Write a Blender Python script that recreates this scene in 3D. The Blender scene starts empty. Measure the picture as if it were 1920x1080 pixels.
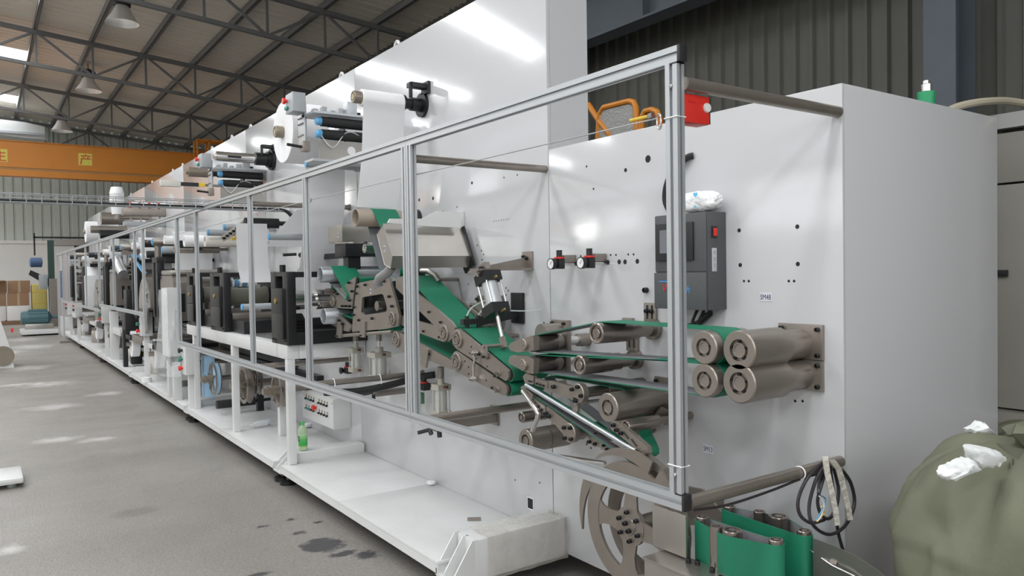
import bpy, bmesh, math, random
from mathutils import Vector, Matrix, noise as mnoise
random.seed(7)
PI = math.pi
sc = bpy.context.scene
COL = sc.collection
# ---------------------------------------------------------------- camera
FPX, YAW, PITCH, ROLL, EYE = 1430.0, math.radians(34.89), math.radians(1.25), math.radians(-0.9), 1.5
_f = Vector((math.sin(YAW)*math.cos(PITCH), math.cos(YAW)*math.cos(PITCH), -math.sin(PITCH)))
_r = Vector((math.cos(YAW), -math.sin(YAW), 0)); _u = _r.cross(_f)
CR = _r*math.cos(ROLL)+_u*math.sin(ROLL); CU = -_r*math.sin(ROLL)+_u*math.cos(ROLL)
cam = bpy.data.cameras.new('camera'); cam.sensor_width = 36; cam.lens = FPX/1920*36; cam.clip_end = 300
cam.clip_start = 0.05
camo = bpy.data.objects.new('camera', cam); COL.objects.link(camo); sc.camera = camo
camo.matrix_world = Matrix(((CR.x, CU.x, -_f.x, 0), (CR.y, CU.y, -_f.y, 0), (CR.z, CU.z, -_f.z, EYE), (0, 0, 0, 1)))
# ---------------------------------------------------------------- world and exposure
wd = bpy.data.worlds.new('world'); sc.world = wd; wd.use_nodes = True
wd.node_tree.nodes['Background'].inputs[0].default_value = (0.85, 0.93, 1.0, 1)
wd.node_tree.nodes['Background'].inputs[1].default_value = 1.0
sc.view_settings.view_transform = 'Standard'; sc.view_settings.look = 'None'
sc.view_settings.exposure = 0.22; sc.view_settings.gamma = 1.0; sc.view_settings.use_curve_mapping = False
SKY_LIGHT = 11.5      # roof skylight panels
WIN_LIGHT = 2.2      # clerestory windows, including those added for light
FAR_LIGHT = 7.0      # tall windows at the far end of the aisle side
# ---------------------------------------------------------------- measured planes (metres)
WALL = 2.33     # front face of the machine
FEN = 1.58      # fence plane
def ray(px, py): return CR*((px-960)/FPX) - CU*((py-540)/FPX) + _f
def onX(px, py, X): d = ray(px, py); t = X/d.x; return Vector((X, d.y*t, EYE+d.z*t))
def onY(px, py, Y): d = ray(px, py); t = Y/d.y; return Vector((d.x*t, Y, EYE+d.z*t))
def onZ(px, py, Z): d = ray(px, py); t = (Z-EYE)/d.z; return Vector((d.x*t, d.y*t, Z))
def ppm(v): return FPX/((Vector(v)-Vector((0, 0, EYE))).dot(_f))      # pixels per metre at a point
# ---------------------------------------------------------------- materials
MATS = {}
def mat(name, col, rough=.5, metal=0, bump=0, bscale=60, var=0, vscale=8, emit=0, alpha=1, trans=0, coat=0, ior=None, bstretch=None):
    if name in MATS: return MATS[name]
    m = bpy.data.materials.new(name); m.use_nodes = True; nt = m.node_tree; b = nt.nodes['Principled BSDF']
    c = (*col, 1); b.inputs['Base Color'].default_value = c
    b.inputs['Roughness'].default_value = rough; b.inputs['Metallic'].default_value = metal
    if coat: b.inputs['Coat Weight'].default_value = coat; b.inputs['Coat Roughness'].default_value = .08
    if trans: b.inputs['Transmission Weight'].default_value = trans
    if ior: b.inputs['IOR'].default_value = ior
    if alpha < 1: b.inputs['Alpha'].default_value = alpha
    if emit: b.inputs['Emission Color'].default_value = c; b.inputs['Emission Strength'].default_value = emit
    tc = nt.nodes.new('ShaderNodeTexCoord'); src = tc.outputs['Object']
    if bstretch:
        mp = nt.nodes.new('ShaderNodeMapping'); mp.inputs['Scale'].default_value = bstretch; nt.links.new(src, mp.inputs[0]); src = mp.outputs[0]
    if var:
        n = nt.nodes.new('ShaderNodeTexNoise'); n.inputs['Scale'].default_value = vscale; n.inputs['Detail'].default_value = 5
        nt.links.new(src, n.inputs['Vector'])
        mx = nt.nodes.new('ShaderNodeMix'); mx.data_type = 'RGBA'
        mx.inputs[6].default_value = (*[v*(1-var) for v in col], 1); mx.inputs[7].default_value = (*[min(1, v*(1+var)) for v in col], 1)
        nt.links.new(n.outputs['Fac'], mx.inputs[0]); nt.links.new(mx.outputs[2], b.inputs['Base Color'])
    if bump:
        n2 = nt.nodes.new('ShaderNodeTexNoise'); n2.inputs['Scale'].default_value = bscale; n2.inputs['Detail'].default_value = 3
        nt.links.new(src, n2.inputs['Vector'])
        bp = nt.nodes.new('ShaderNodeBump'); bp.inputs['Strength'].default_value = bump; bp.inputs['Distance'].default_value = .01
        nt.links.new(n2.outputs['Fac'], bp.inputs['Height']); nt.links.new(bp.outputs[0], b.inputs['Normal'])
    MATS[name] = m; return m
WHITE = mat('white_gloss_paint', (.54, .54, .555), .13, bump=.04, bscale=12, coat=.5)
WPAINT = mat('white_plate_paint', (.67, .67, .665), .34, bump=.12, bscale=25, var=.08, vscale=5)
WPLAS = mat('white_plastic', (.82, .82, .82), .45)
WEB = bpy.data.materials.new('thin_white_web'); WEB.use_nodes = True
def web_mat(m):
    nt = m.node_tree; N = nt.nodes; b = N['Principled BSDF']; b.inputs['Base Color'].default_value = (.86, .855, .86, 1); b.inputs['Roughness'].default_value = .75
    t = N.new('ShaderNodeBsdfTranslucent'); t.inputs[0].default_value = (.86, .86, .87, 1); x = N.new('ShaderNodeMixShader'); x.inputs[0].default_value = .45
    n = N.new('ShaderNodeTexNoise'); n.inputs['Scale'].default_value = 160; bp = N.new('ShaderNodeBump'); bp.inputs['Strength'].default_value = .15
    nt.links.new(n.outputs['Fac'], bp.inputs['Height']); nt.links.new(bp.outputs[0], b.inputs['Normal'])
    nt.links.new(b.outputs[0], x.inputs[1]); nt.links.new(t.outputs[0], x.inputs[2]); nt.links.new(x.outputs[0], N['Material Output'].inputs[0])
web_mat(WEB)
PAPER = mat('white_nonwoven', (.84, .83, .84), .8, bump=.2, bscale=220, var=.03, vscale=30)
ALU = mat('anodised_aluminium', (.53, .55, .57), .38, .6)
CHROME = mat('polished_steel', (.66, .65, .64), .18, .95)
NICKEL = mat('nickel_plated_steel', (.30, .265, .235), .36, .7, var=.16, vscale=9, bump=.04, bscale=90)
NICKD = mat('brushed_roller_steel', (.30, .262, .235), .26, .85, var=.2, vscale=40, bstretch=(30, 1, 1))
STAIN = mat('stainless_sheet', (.42, .395, .365), .3, .85, var=.12, vscale=5)
BLACK = mat('black_oxide', (.012, .012, .013), .42, .2)
BLKPL = mat('black_plastic', (.016, .016, .018), .45)
BLKFR = mat('black_machined_frame', (.022, .022, .024), .4, .4, var=.3, vscale=9)
RUB = mat('black_rubber', (.014, .014, .015), .65)
GREEN = mat('green_belt', (.008, .175, .095), .55, bump=.08, bscale=400, var=.06, vscale=120)
BELTIN = mat('grey_belt_back', (.20, .20, .215), .7, bump=.1, bscale=300)
GREYCAB = mat('dark_grey_cabinet', (.075, .077, .082), .5, bump=.12, bscale=450)
GREYPL = mat('grey_pvc', (.36, .38, .40), .4)
BLUE = mat('blue_plastic', (.12, .36, .62), .4)
RED = mat('red_plastic', (.72, .03, .02), .35)
ORANGE = mat('orange_paint', (.62, .22, .02), .42, var=.08, vscale=3)
YELLOW = mat('yellow_paint', (.75, .52, .05), .5)
STEELB = mat('blue_grey_steel', (.105, .125, .15), .5, var=.1, vscale=4)
TRUSS = mat('grey_truss_steel', (.15, .15, .15), .55, .05)
SHEETSHADE = mat('shaded_olive_sheet', (.125, .125, .108), .55, .05, var=.12, vscale=2)  # darker copy of the ribbed sheet: the right wall's dimness put into colour
SHEETG = mat('green_grey_sheet', (.56, .595, .55), .5, .1, var=.08, vscale=2)
ROOF = mat('grey_roof_sheet', (.80, .74, .65), .6, 0, var=.10, vscale=1.5, bstretch=(.3, 3, 1))
PLASTER = mat('white_plaster', (.80, .79, .77), .8, bump=.1, bscale=30, var=.04, vscale=2)
CARD = mat('brown_cardboard', (.36, .22, .13), .8, var=.1, vscale=5)
CREAM = mat('cream_zinc', (.46, .44, .38), .45, .3, var=.1, vscale=12)
OLIVE = mat('olive_roller_rubber', (.17, .165, .13), .6)
BRASS = mat('brass', (.5, .36, .12), .35, .9)
CLEAR = mat('clear_tubing', (.8, .84, .85), .15, alpha=.55)
FILM = mat('clear_film', (.9, .92, .93), .12, alpha=.28, bump=1.0, bscale=24)
TEAL = mat('teal_cast', (.06, .22, .20), .5)
SACK = mat('green_woven_sack', (.155, .16, .108), .75, bump=.3, bscale=700, var=.16, vscale=5, bstretch=(1, 1, 1.6))
DARKHOLE = mat('drilled_hole', (.02, .02, .022), .9)
BLUEMOT = mat('blue_motor', (.06, .11, .22), .45)
TEALMOT = mat('teal_motor', (.07, .15, .17), .45)
SKYL = mat('skylight_sheet', (.93, .97, 1.0), .5, emit=SKY_LIGHT)
WINL = mat('window_and_fill_light', (.95, .98, 1.0), .5, emit=WIN_LIGHT)
FARL = mat('far_window_daylight', (1.0, .98, .95), .5, emit=FAR_LIGHT)
# ---------------------------------------------------------------- mesh builder
class MB:
    def __init__(s): s.bm = bmesh.new()
    def face(s, vs, mi=0):
        try: f = s.bm.faces.new(vs)
        except ValueError: return None
        f.material_index = mi; return f
    def box(s, a, b, bev=0, mi=0):
        x0, x1 = sorted((a[0], b[0])); y0, y1 = sorted((a[1], b[1])); z0, z1 = sorted((a[2], b[2]))
        v = [s.bm.verts.new(p) for p in ((x0, y0, z0), (x1, y0, z0), (x1, y1, z0), (x0, y1, z0), (x0, y0, z1), (x1, y0, z1), (x1, y1, z1), (x0, y1, z1))]
        fs = [s.face([v[i] for i in q], mi) for q in ((3, 2, 1, 0), (4, 5, 6, 7), (0, 1, 5, 4), (1, 2, 6, 5), (2, 3, 7, 6), (3, 0, 4, 7))]
        if bev:
            es = list({e for f in fs for e in f.edges})
            bmesh.ops.bevel(s.bm, geom=es, offset=bev, segments=2, affect='EDGES', profile=.6)
        return s
    def obox(s, p0, p1, w, h, up=(0, 0, 1), mi=0):      # bar from p0 to p1, width w, height h
        p0, p1 = Vector(p0), Vector(p1); d = (p1-p0).normalized(); u = Vector(up)
        a = d.cross(u)
        if a.length < 1e-5: a = d.cross(Vector((0, 1, 0)))
        a.normalize(); b = a.cross(d)
        v = []
        for p in (p0, p1):
            for i, j in ((-1, -1), (1, -1), (1, 1), (-1, 1)): v.append(s.bm.verts.new(p+a*(i*w/2)+b*(j*h/2)))
        for q in ((0, 1, 2, 3), (7, 6, 5, 4), (0, 4, 5, 1), (1, 5, 6, 2), (2, 6, 7, 3), (3, 7, 4, 0)): s.face([v[i] for i in q], mi)
        return s
    def frame(s, d):
        d = Vector(d).normalized(); a = d.cross(Vector((0, 0, 1)))
        if a.length < 1e-4: a = Vector((1, 0, 0))
        a.normalize(); return a, a.cross(d)
    def rings(s, rings, closed=False, cap=True, mi=0):
        V = [[s.bm.verts.new(p) for p in r] for r in rings]; n = len(V[0])
        for k in range(len(V)-(0 if closed else 1)):
            A, B = V[k], V[(k+1) % len(V)]
            for i in range(n): s.face([A[i], A[(i+1) % n], B[(i+1) % n], B[i]], mi)
        if cap and not closed: s.face(list(reversed(V[0])), mi); s.face(V[-1], mi)
        return s
    def lathe(s, p0, axis, prof, n=20, cap=True, mi=0):  # prof: [(dist along axis, radius)]
        d = Vector(axis).normalized(); a, b = s.frame(d); p0 = Vector(p0)
        R = []
        for t, r in prof:
            r = max(r, 1e-4); R.append([p0+d*t+(a*math.cos(2*PI*i/n)+b*math.sin(2*PI*i/n))*r for i in range(n)])
        return s.rings(R, cap=cap, mi=mi)
    def cyl(s, p0, p1, r, n=16, r2=None, mi=0):
        p0, p1 = Vector(p0), Vector(p1); L = (p1-p0).length
        return s.lathe(p0, p1-p0, [(0, r), (L, r if r2 is None else r2)], n, mi=mi)
    def tube(s, pts, r, n=8, cap=True, mi=0, closed=False):
        P = [Vector(p) for p in pts]; R = []; m = len(P); pa = None
        for i in range(m):
            if closed: d = P[(i+1) % m]-P[i-1]
            else: d = P[min(i+1, m-1)]-P[max(i-1, 0)]
            d.normalize()
            if pa is None: a, b = s.frame(d)
            else:
                a = pa-d*pa.dot(d)
                if a.length < 1e-5: a, b = s.frame(d)
                a.normalize(); b = a.cross(d)
            pa = a
            R.append([P[i]+(a*math.cos(2*PI*k/n)+b*math.sin(2*PI*k/n))*r for k in range(n)])
        return s.rings(R, cap=cap, closed=closed, mi=mi)
    def prism(s, poly, x0, x1, axis='x', mi=0, hole=None):  # poly in (y,z) for axis x ; (x,z) for y ; (x,y) for z
        def P(u, v, t): return {'x': (t, u, v), 'y': (u, t, v), 'z': (u, v, t)}[axis]
        if hole is None:
            A = [s.bm.verts.new(P(u, v, x0)) for u, v in poly]; B = [s.bm.verts.new(P(u, v, x1)) for u, v in poly]; n = len(A)
            s.face(A, mi); s.face(list(reversed(B)), mi)
            for i in range(n): s.face([A[i], B[i], B[(i+1) % n], A[(i+1) % n]], mi)
        else:   # hole: same number of points, ring of quads
            n = len(poly); V = [[s.bm.verts.new(P(u, v, t)) for u, v in q] for t in (x0, x1) for q in (poly, hole)]
            for i in range(n):
                j = (i+1) % n
                s.face([V[0][i], V[0][j], V[1][j], V[1][i]], mi); s.face([V[2][i], V[3][i], V[3][j], V[2][j]], mi)
                s.face([V[0][i], V[2][i], V[2][j], V[0][j]], mi); s.face([V[1][i], V[1][j], V[3][j], V[3][i]], mi)
        return s
    def sph(s, c, r, n=12, sc_=(1, 1, 1), mi=0):
        c = Vector(c); m = n//2; R = []
        for k in range(m+1):
            t = PI*k/m; rr = max(math.sin(t), 1e-3)*r
            R.append([c+Vector((rr*math.cos(2*PI*i/n)*sc_[0], rr*math.sin(2*PI*i/n)*sc_[1], -math.cos(t)*r*sc_[2])) for i in range(n)])
        return s.rings(R, mi=mi)
def setp(o, label=None, cat=None, group=None, kind=None):
    if label: o['label'] = label
    if cat: o['category'] = cat
    if group: o['group'] = group
    if kind: o['kind'] = kind
    return o
def thing(name, label, cat, loc, group=None, kind=None):
    o = bpy.data.objects.new(name, None); o.empty_display_size = .1; COL.objects.link(o); o.location = loc
    return setp(o, label, cat, group, kind)
def wloc(p):
    v = Vector((0, 0, 0))
    while p is not None: v += p.location; p = p.parent
    return v
def part(name, mb, mats, parent=None, smooth=35, loc=None):
    """link a builder as ONE mesh object; vertices are given in world coordinates"""
    bm = mb.bm; bmesh.ops.recalc_face_normals(bm, faces=bm.faces)
    if parent is None and loc is None:
        xs = [v.co for v in bm.verts]
        loc = Vector(((min(c.x for c in xs)+max(c.x for c in xs))/2, (min(c.y for c in xs)+max(c.y for c in xs))/2, min(c.z for c in xs)))
    elif parent is not None and loc is None:
        loc = sum((v.co for v in bm.verts), Vector())/max(1, len(bm.verts))
    loc = Vector(loc)
    me = bpy.data.meshes.new(name); bmesh.ops.translate(bm, verts=bm.verts, vec=-loc); bm.to_mesh(me); bm.free()
    for m in (mats if isinstance(mats, (list, tuple)) else [mats]): me.materials.append(m)
    if smooth:
        me.shade_smooth(); me.set_sharp_from_angle(angle=math.radians(smooth))
    o = bpy.data.objects.new(name, me); COL.objects.link(o)
    if parent is not None: o.parent = parent; o.location = loc-wloc(parent)
    else: o.location = loc
    return o
def copy_to(o, parent, wl, rot=None):
    c = o.copy(); COL.objects.link(c); c.parent = parent; c.location = Vector(wl)-(wloc(parent) if parent else Vector())
    if rot is not None: c.rotation_euler = rot
    return c
def copy_tree(o, delta, label=None, parent=None):
    c = o.copy(); COL.objects.link(c)
    if parent is None:
        c.location = o.location+Vector(delta)
        if label: c['label'] = label
    else: c.parent = parent
    for ch in o.children: copy_tree(ch, (0, 0, 0), None, c)
    return c
def struct(name, mb, m, smooth=0, parent=None):
    o = part(name, mb, m, parent, smooth); 
    if parent is None: o['kind'] = 'structure'
    return o
# shared bolts (black socket cap screws pointing out of the machine, towards the aisle)
_bolts = {}
def bolt_mesh(r, m, ax):
    k = (round(r, 4), m.name, ax)
    if k not in _bolts:
        mb = MB(); d = {'x': (-1, 0, 0), 'y': (0, -1, 0), 'z': (0, 0, 1)}[ax]
        mb.lathe((0, 0, 0), d, [(-r*.3, r), (r*1.5, r), (r*1.7, r*.85), (r*1.7, r*.5), (r*1.1, r*.48)], 10)
        bm = mb.bm; bmesh.ops.recalc_face_normals(bm, faces=bm.faces)
        me = bpy.data.meshes.new('bolt'); bm.to_mesh(me); bm.free(); me.materials.append(m); me.shade_smooth(); me.set_sharp_from_angle(angle=.6); _bolts[k] = me
    return _bolts[k]
def bolts(parent, pts, r=.008, m=None, ax='x', name='bolt'):
    me = bolt_mesh(r, m or BLACK, ax)
    for p in pts:
        o = bpy.data.objects.new(name, me); COL.objects.link(o); o.parent = parent; o.location = Vector(p)-wloc(parent)
def circ(y, z, r, n=16, a0=0): return [(y+r*math.cos(a0+2*PI*i/n), z+r*math.sin(a0+2*PI*i/n)) for i in range(n)]
def hull(pts):
    pts = sorted(set((round(a, 5), round(b, 5)) for a, b in pts))
    def half(ps):
        h = []
        for p in ps:
            while len(h) > 1 and (h[-1][0]-h[-2][0])*(p[1]-h[-2][1])-(h[-1][1]-h[-2][1])*(p[0]-h[-2][0]) <= 0: h.pop()
            h.append(p)
        return h
    a = half(pts); b = half(pts[::-1]); return a[:-1]+b[:-1]
def text_mesh(body, size, ext=.0008, font_shear=0, align='CENTER', bold=0):
    cu = bpy.data.curves.new('t', 'FONT'); cu.body = body; cu.size = size; cu.extrude = ext; cu.align_x = align; cu.align_y = 'CENTER'; cu.shear = font_shear; cu.offset = bold*size
    o = bpy.data.objects.new('t', cu); COL.objects.link(o); bpy.context.view_layer.update()
    me = bpy.data.meshes.new_from_object(o.evaluated_get(bpy.context.evaluated_depsgraph_get())); bpy.data.objects.remove(o); bpy.data.curves.remove(cu); return me
def text_obj(name, body, size, wl, face, m, parent, shear=0, ext=.0008, fitw=0, fith=0, bold=0):
    """face: '-x' reads from the aisle, '-y' reads from the near end"""
    me = text_mesh(body, size, ext, shear, bold=bold); me.materials.clear(); me.materials.append(m)
    o = bpy.data.objects.new(name, me); COL.objects.link(o); o.parent = parent
    o.location = Vector(wl)-(wloc(parent) if parent else Vector())
    o.rotation_euler = (PI/2, 0, -PI/2) if face == '-x' else (PI/2, 0, 0)
    xs = [v.co.x for v in me.vertices]; zs = [v.co.y for v in me.vertices]
    if xs:
        mx, mz = (max(xs)+min(xs))/2, (max(zs)+min(zs))/2
        for v in me.vertices: v.co.x -= mx; v.co.y -= mz
    if fitw and xs: o.scale.x = fitw/(max(xs)-min(xs))
    if fith and xs: o.scale.y = fith/(max(zs)-min(zs))
    return o
# ================================================================ SETTING
X0, X1, Y0, Y1 = -13.0, 8.1, -8.0, 34.0
RIDGE = -9.0
def roofz(x): return 7.63-.093*x if x > RIDGE else 7.63-.093*RIDGE-.093*(RIDGE-x)
SKYS = [.3+6.1*k for k in range(-1, 6)]
# floor: worn concrete with pale dust patches and black oil stains
fm = bpy.data.materials.new('worn_concrete'); fm.use_nodes = True
def floor_mat(m):
    nt = m.node_tree; N = nt.nodes; L = nt.links; b = N['Principled BSDF']
    tc = N.new('ShaderNodeTexCoord'); src = tc.outputs['Object']
    def noise(s, det=5, rough=.55, stretch=None):
        n = N.new('ShaderNodeTexNoise'); n.inputs['Scale'].default_value = s; n.inputs['Detail'].default_value = det; n.inputs['Roughness'].default_value = rough
        if stretch:
            mp = N.new('ShaderNodeMapping'); mp.inputs['Scale'].default_value = stretch; L.new(src, mp.inputs[0]); L.new(mp.outputs[0], n.inputs['Vector'])
        else: L.new(src, n.inputs['Vector'])
        return n.outputs['Fac']
    def ramp(fac, a, c, ca=(0, 0, 0, 1), cb=(1, 1, 1, 1)):
        r = N.new('ShaderNodeValToRGB'); r.color_ramp.elements[0].position = a; r.color_ramp.elements[1].position = c
        r.color_ramp.elements[0].color = ca; r.color_ramp.elements[1].color = cb; L.new(fac, r.inputs[0]); return r.outputs[0]
    def mix(f, a, c, mode='MIX'):
        x = N.new('ShaderNodeMix'); x.data_type = 'RGBA'; x.blend_type = mode
        if isinstance(f, float): x.inputs[0].default_value = f
        else: L.new(f, x.inputs[0])
        for i, v in ((6, a), (7, c)):
            if isinstance(v, tuple): x.inputs[i].default_value = v
            else: L.new(v, x.inputs[i])
        return x.outputs[2]
    def math_(op, a, c):
        x = N.new('ShaderNodeMath'); x.operation = op
        for i, v in ((0, a), (1, c)):
            if isinstance(v, (int, float)): x.inputs[i].default_value = v
            else: L.new(v, x.inputs[i])
        return x.outputs[0]
    def blob(cx, cy, rx, ry, thr=.5, soft=.3, ns=3.0, amt=.9):   # stain with a ragged outline round (cx, cy)
        mp = N.new('ShaderNodeMapping'); mp.vector_type = 'POINT'
        mp.inputs['Location'].default_value = (-cx/rx, -cy/ry, 0); mp.inputs['Scale'].default_value = (1/rx, 1/ry, 1)
        L.new(src, mp.inputs[0])
        vl = N.new('ShaderNodeVectorMath'); vl.operation = 'LENGTH'; L.new(mp.outputs[0], vl.inputs[0])
        d = math_('ADD', vl.outputs['Value'], math_('MULTIPLY', math_('SUBTRACT', noise(ns, 4, .6), .5), amt*2))
        return ramp(d, thr, thr+soft, (1, 1, 1, 1), (0, 0, 0, 1))
    base = mix(ramp(noise(.7, 6), .3, .72), (.235, .215, .192, 1), (.315, .295, .268, 1))
    base = mix(ramp(noise(60, 3), .35, .7), base, mix(.75, base, (.16, .15, .14, 1)))
    base = mix(ramp(noise(9, 5, .7), .62, .76), base, (.16, .148, .135, 1))
    for c in ((.79, 12.65, .45, .4), (.67, 10.37, .35, .28), (.55, 8.23, .22, .2), (.86, 8.0, .22, .14), (.60, 15.2, .45, .5), (.10, 5.04, .09, .12), (.9, 19.9, .5, .9), (1.3, 11.1, .28, .22), (.48, 18.8, .3, .6), (.83, 22.5, .5, .9), (.4, 12.9, .35, .2)):
        base = mix(math_('MULTIPLY', blob(*c, thr=.05, soft=1.0, ns=7.0, amt=1.0), .6), base, (.62, .61, .59, 1))
    for c in ((1.52, 4.05, .13, .13, .75, .45, 16.0, .55), (1.66, 3.77, .10, .10, .4, .35, 22.0, .7), (1.56, 3.86, .12, .06, .45, .35, 22.0, .6), (1.48, 4.33, .09, .06, .3, .3, 26.0, .7), (1.35, 4.57, .08, .05, .25, .3, 26.0, .7), (1.10, 3.85, .14, .06, .3, .35, 22.0, .6), (1.53, 4.60, .06, .05, .25, .3, 26.0, .7), (1.64, 4.45, .06, .04, .25, .3, 26.0, .7), (.3, 4.3, .06, .04, .2, .3, 30.0, .7)):
        base = mix(math_('MULTIPLY', blob(*c), .88), base, (.035, .036, .042, 1))
    base = mix(math_('MULTIPLY', blob(.78, 5.36, .16, .12, .6, .5, 20.0, .4), .45), base, (.12, .112, .105, 1))
    L.new(base, b.inputs['Base Color'])
    L.new(ramp(noise(2.2, 5), .3, .8, (.32, .32, .32, 1), (.62, .62, .62, 1)), b.inputs['Roughness'])
    bp = N.new('ShaderNodeBump'); bp.inputs['Strength'].default_value = .18; bp.inputs['Distance'].default_value = .01; L.new(noise(90, 4), bp.inputs['Height']); L.new(bp.outputs[0], b.inputs['Normal'])
floor_mat(fm)
mb = MB(); mb.box((X0, Y0, -.2), (X1, Y1, 0)); o = part('floor', mb, fm, None, 0, loc=(0, 0, 0)); o['kind'] = 'structure'
# ribbed sheet panels: trapezoid ribs, w wide, running vertically
def sheet_mesh(w, h, ribs, depth, m, name):
    pts = []; p = w/ribs
    for i in range(ribs): pts += [(i*p, 0), (i*p+p*.62, 0), (i*p+p*.72, depth), (i*p+p*.90, depth)]
    pts.append((w, 0)); bm = bmesh.new()
    A = [bm.verts.new((a, d, 0)) for a, d in pts]; B = [bm.verts.new((a, d, h)) for a, d in pts]
    for i in range(len(A)-1): bm.faces.new((A[i], A[i+1], B[i+1], B[i]))
    me = bpy.data.meshes.new(name); bm.to_mesh(me); bm.free(); me.materials.append(m); return me
# far wall
mb = MB(); mb.box((X0, Y1+.06, 0), (X1, Y1+.25, 7.9)); wf = struct('wall_far', mb, SHEETG)
sm = sheet_mesh(1.2, 5.2, 4, .05, SHEETG, 'sheet_panel'); x = -4.8
while x < X1:
    o = bpy.data.objects.new('sheet_panel', sm); COL.objects.link(o); o.parent = wf; o.location = Vector((x, Y1+.0, 2.85))-wf.location; x += 1.2
mb = MB(); mb.box((X0, Y1-.25, 0), (2.2, Y1+.05, 2.82)); struct('wall_far_plinth', mb, PLASTER)
mb = MB(); mb.box((X0, Y1-.30, 2.82), (2.2, Y1, 2.93)); struct('trim_1', mb, PLASTER)
# back wall behind the machine
mb = MB(); mb.box((X1+.06, Y0, 0), (X1+.25, Y1, 7.2)); wb = struct('wall_right', mb, SHEETSHADE)
sm = sheet_mesh(.9, 7.1, 4, .045, SHEETSHADE, 'sheet_panel'); y = -2.0
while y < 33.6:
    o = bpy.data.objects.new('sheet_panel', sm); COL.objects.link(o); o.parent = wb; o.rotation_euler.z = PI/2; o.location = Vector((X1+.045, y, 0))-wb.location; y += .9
mb = MB(); mb.box((X0-.25, Y0, 0), (X0, Y1, 7.3)); struct('wall_left', mb, PLASTER)
mb = MB(); mb.box((X0, Y0-.25, 0), (X1, Y0, 8.4)); struct('wall_near', mb, PLASTER)
for i, xa in enumerate((-11, -5, 1)):  # glowing windows added behind the camera to lighten the end panel and floor
    w = thing('window_%d' % (i+11), None, None, (xa+2.2, Y0, 3.2), kind='structure')
    for k in range(4): mb = MB(); mb.box((xa+1.1*k+.03, Y0+.02, 3.24), (xa+1.1*k+1.07, Y0+.03, 5.96)); part('pane', mb, WINL, w, 0)
    mb = MB()
    for k in range(5): mb.box((xa+1.1*k-.03, Y0, 3.2), (xa+1.1*k+.03, Y0+.06, 6.0))
    mb.box((xa, Y0, 3.16), (xa+4.4, Y0+.07, 3.24)).box((xa, Y0, 5.96), (xa+4.4, Y0+.07, 6.04)); part('window_frame', mb, ALU, w, 0)
# ceiling: roof sheets across the slope, skylight sheets between, purlins along the hall
ceil = thing('ceiling', None, None, (0, 12, 7.6), kind='structure')
def slope_sheet(name, xa, xb, ya, yb, m, rib=0, up=0):
    mb = MB(); n = 4 if rib else 1; w = (yb-ya)/n
    for i in range(n):
        a = ya+i*w; prof = [(a, 0), (a+w*.75, 0), (a+w*.82, rib), (a+w*.93, rib), (a+w, 0)] if rib else [(a, 0), (a+w, 0)]
        R = []
        for xx in (xa, xb): R.append([mb.bm.verts.new((xx, py, roofz(xx)+pz+.04+up)) for py, pz in prof])
        for k in range(len(prof)-1): mb.face([R[0][k], R[0][k+1], R[1][k+1], R[1][k]])
    return part(name, mb, m, ceil, 0)
y = Y0
ys = sorted(set([Y0, Y1]+[s+d for s in SKYS for d in (-.6, .6)]))
cuts = []
for a, b in zip(ys, ys[1:]):
    sky = any(abs((a+b)/2-s) < .3 for s in SKYS)
    n = 1 if sky else max(1, round((b-a)/1.2))
    for k in range(n): cuts.append((a+(b-a)*k/n, a+(b-a)*(k+1)/n, sky))
for a, b, sky in cuts:
    slope_sheet('roof_sheet', 1.22, X1+.2, a, b, ROOF, .035)
    if sky:
        slope_sheet('skylight_panel', -4.0, 1.22, a, b, SKYL); slope_sheet('skylight_panel', -8.3, -4.02, a, b, SKYL)
        slope_sheet('roof_sheet', -9, -8.3, a, b, ROOF); slope_sheet('roof_sheet', X0-.2, -9, a, b, ROOF)
    else:
        slope_sheet('roof_sheet', -9, 1.22, a, b, ROOF, .035); slope_sheet('roof_sheet', X0-.2, -9, a, b, ROOF)
px = 2.4-1.18*3
while px < X1:
    mb = MB(); z = roofz(px)
    mb.box((px-.035, Y0, z-.16), (px-.027, Y1, z)).box((px-.035, Y0, z-.01), (px+.035, Y1, z)).box((px-.035, Y0, z-.16), (px+.035, Y1, z-.15)).box((px+.03, Y0, z-.16), (px+.035, Y1, z-.13))
    part('purlin', mb, TRUSS, ceil, 0); px += 1.18
# windows in the aisle-side wall (out of frame; the far ones seen in the gloss of the machine)
for i, (ya, yb, za, zb, m) in enumerate(((-6, -1, 4.4, 6.4, WINL), (0, 5, 4.4, 6.4, WINL), (6, 11, 4.4, 6.4, WINL), (20, 25, 5.2, 6.5, WINL), (26.5, 32.5, 5.2, 6.5, FARL))):  # windows beside the near zone are added to light it
    w = thing('window_%d' % (i+1), None, None, (X0, (ya+yb)/2, za), kind='structure')
    n = 5
    for k in range(n):
        mb = MB(); a = ya+(yb-ya)*k/n; b = ya+(yb-ya)*(k+1)/n; mb.box((X0+.02, a+.03, za+.04), (X0+.03, b-.03, zb-.04)); part('pane', mb, m, w, 0)
    mb = MB()
    for k in range(n+1): a = ya+(yb-ya)*k/n; mb.box((X0+.0, a-.03, za), (X0+.06, a+.03, zb))
    mb.box((X0, ya, za-.04), (X0+.07, yb, za+.04)).box((X0, ya, zb-.04), (X0+.07, yb, zb+.04)); part('window_frame', mb, ALU, w, 0)
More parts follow.
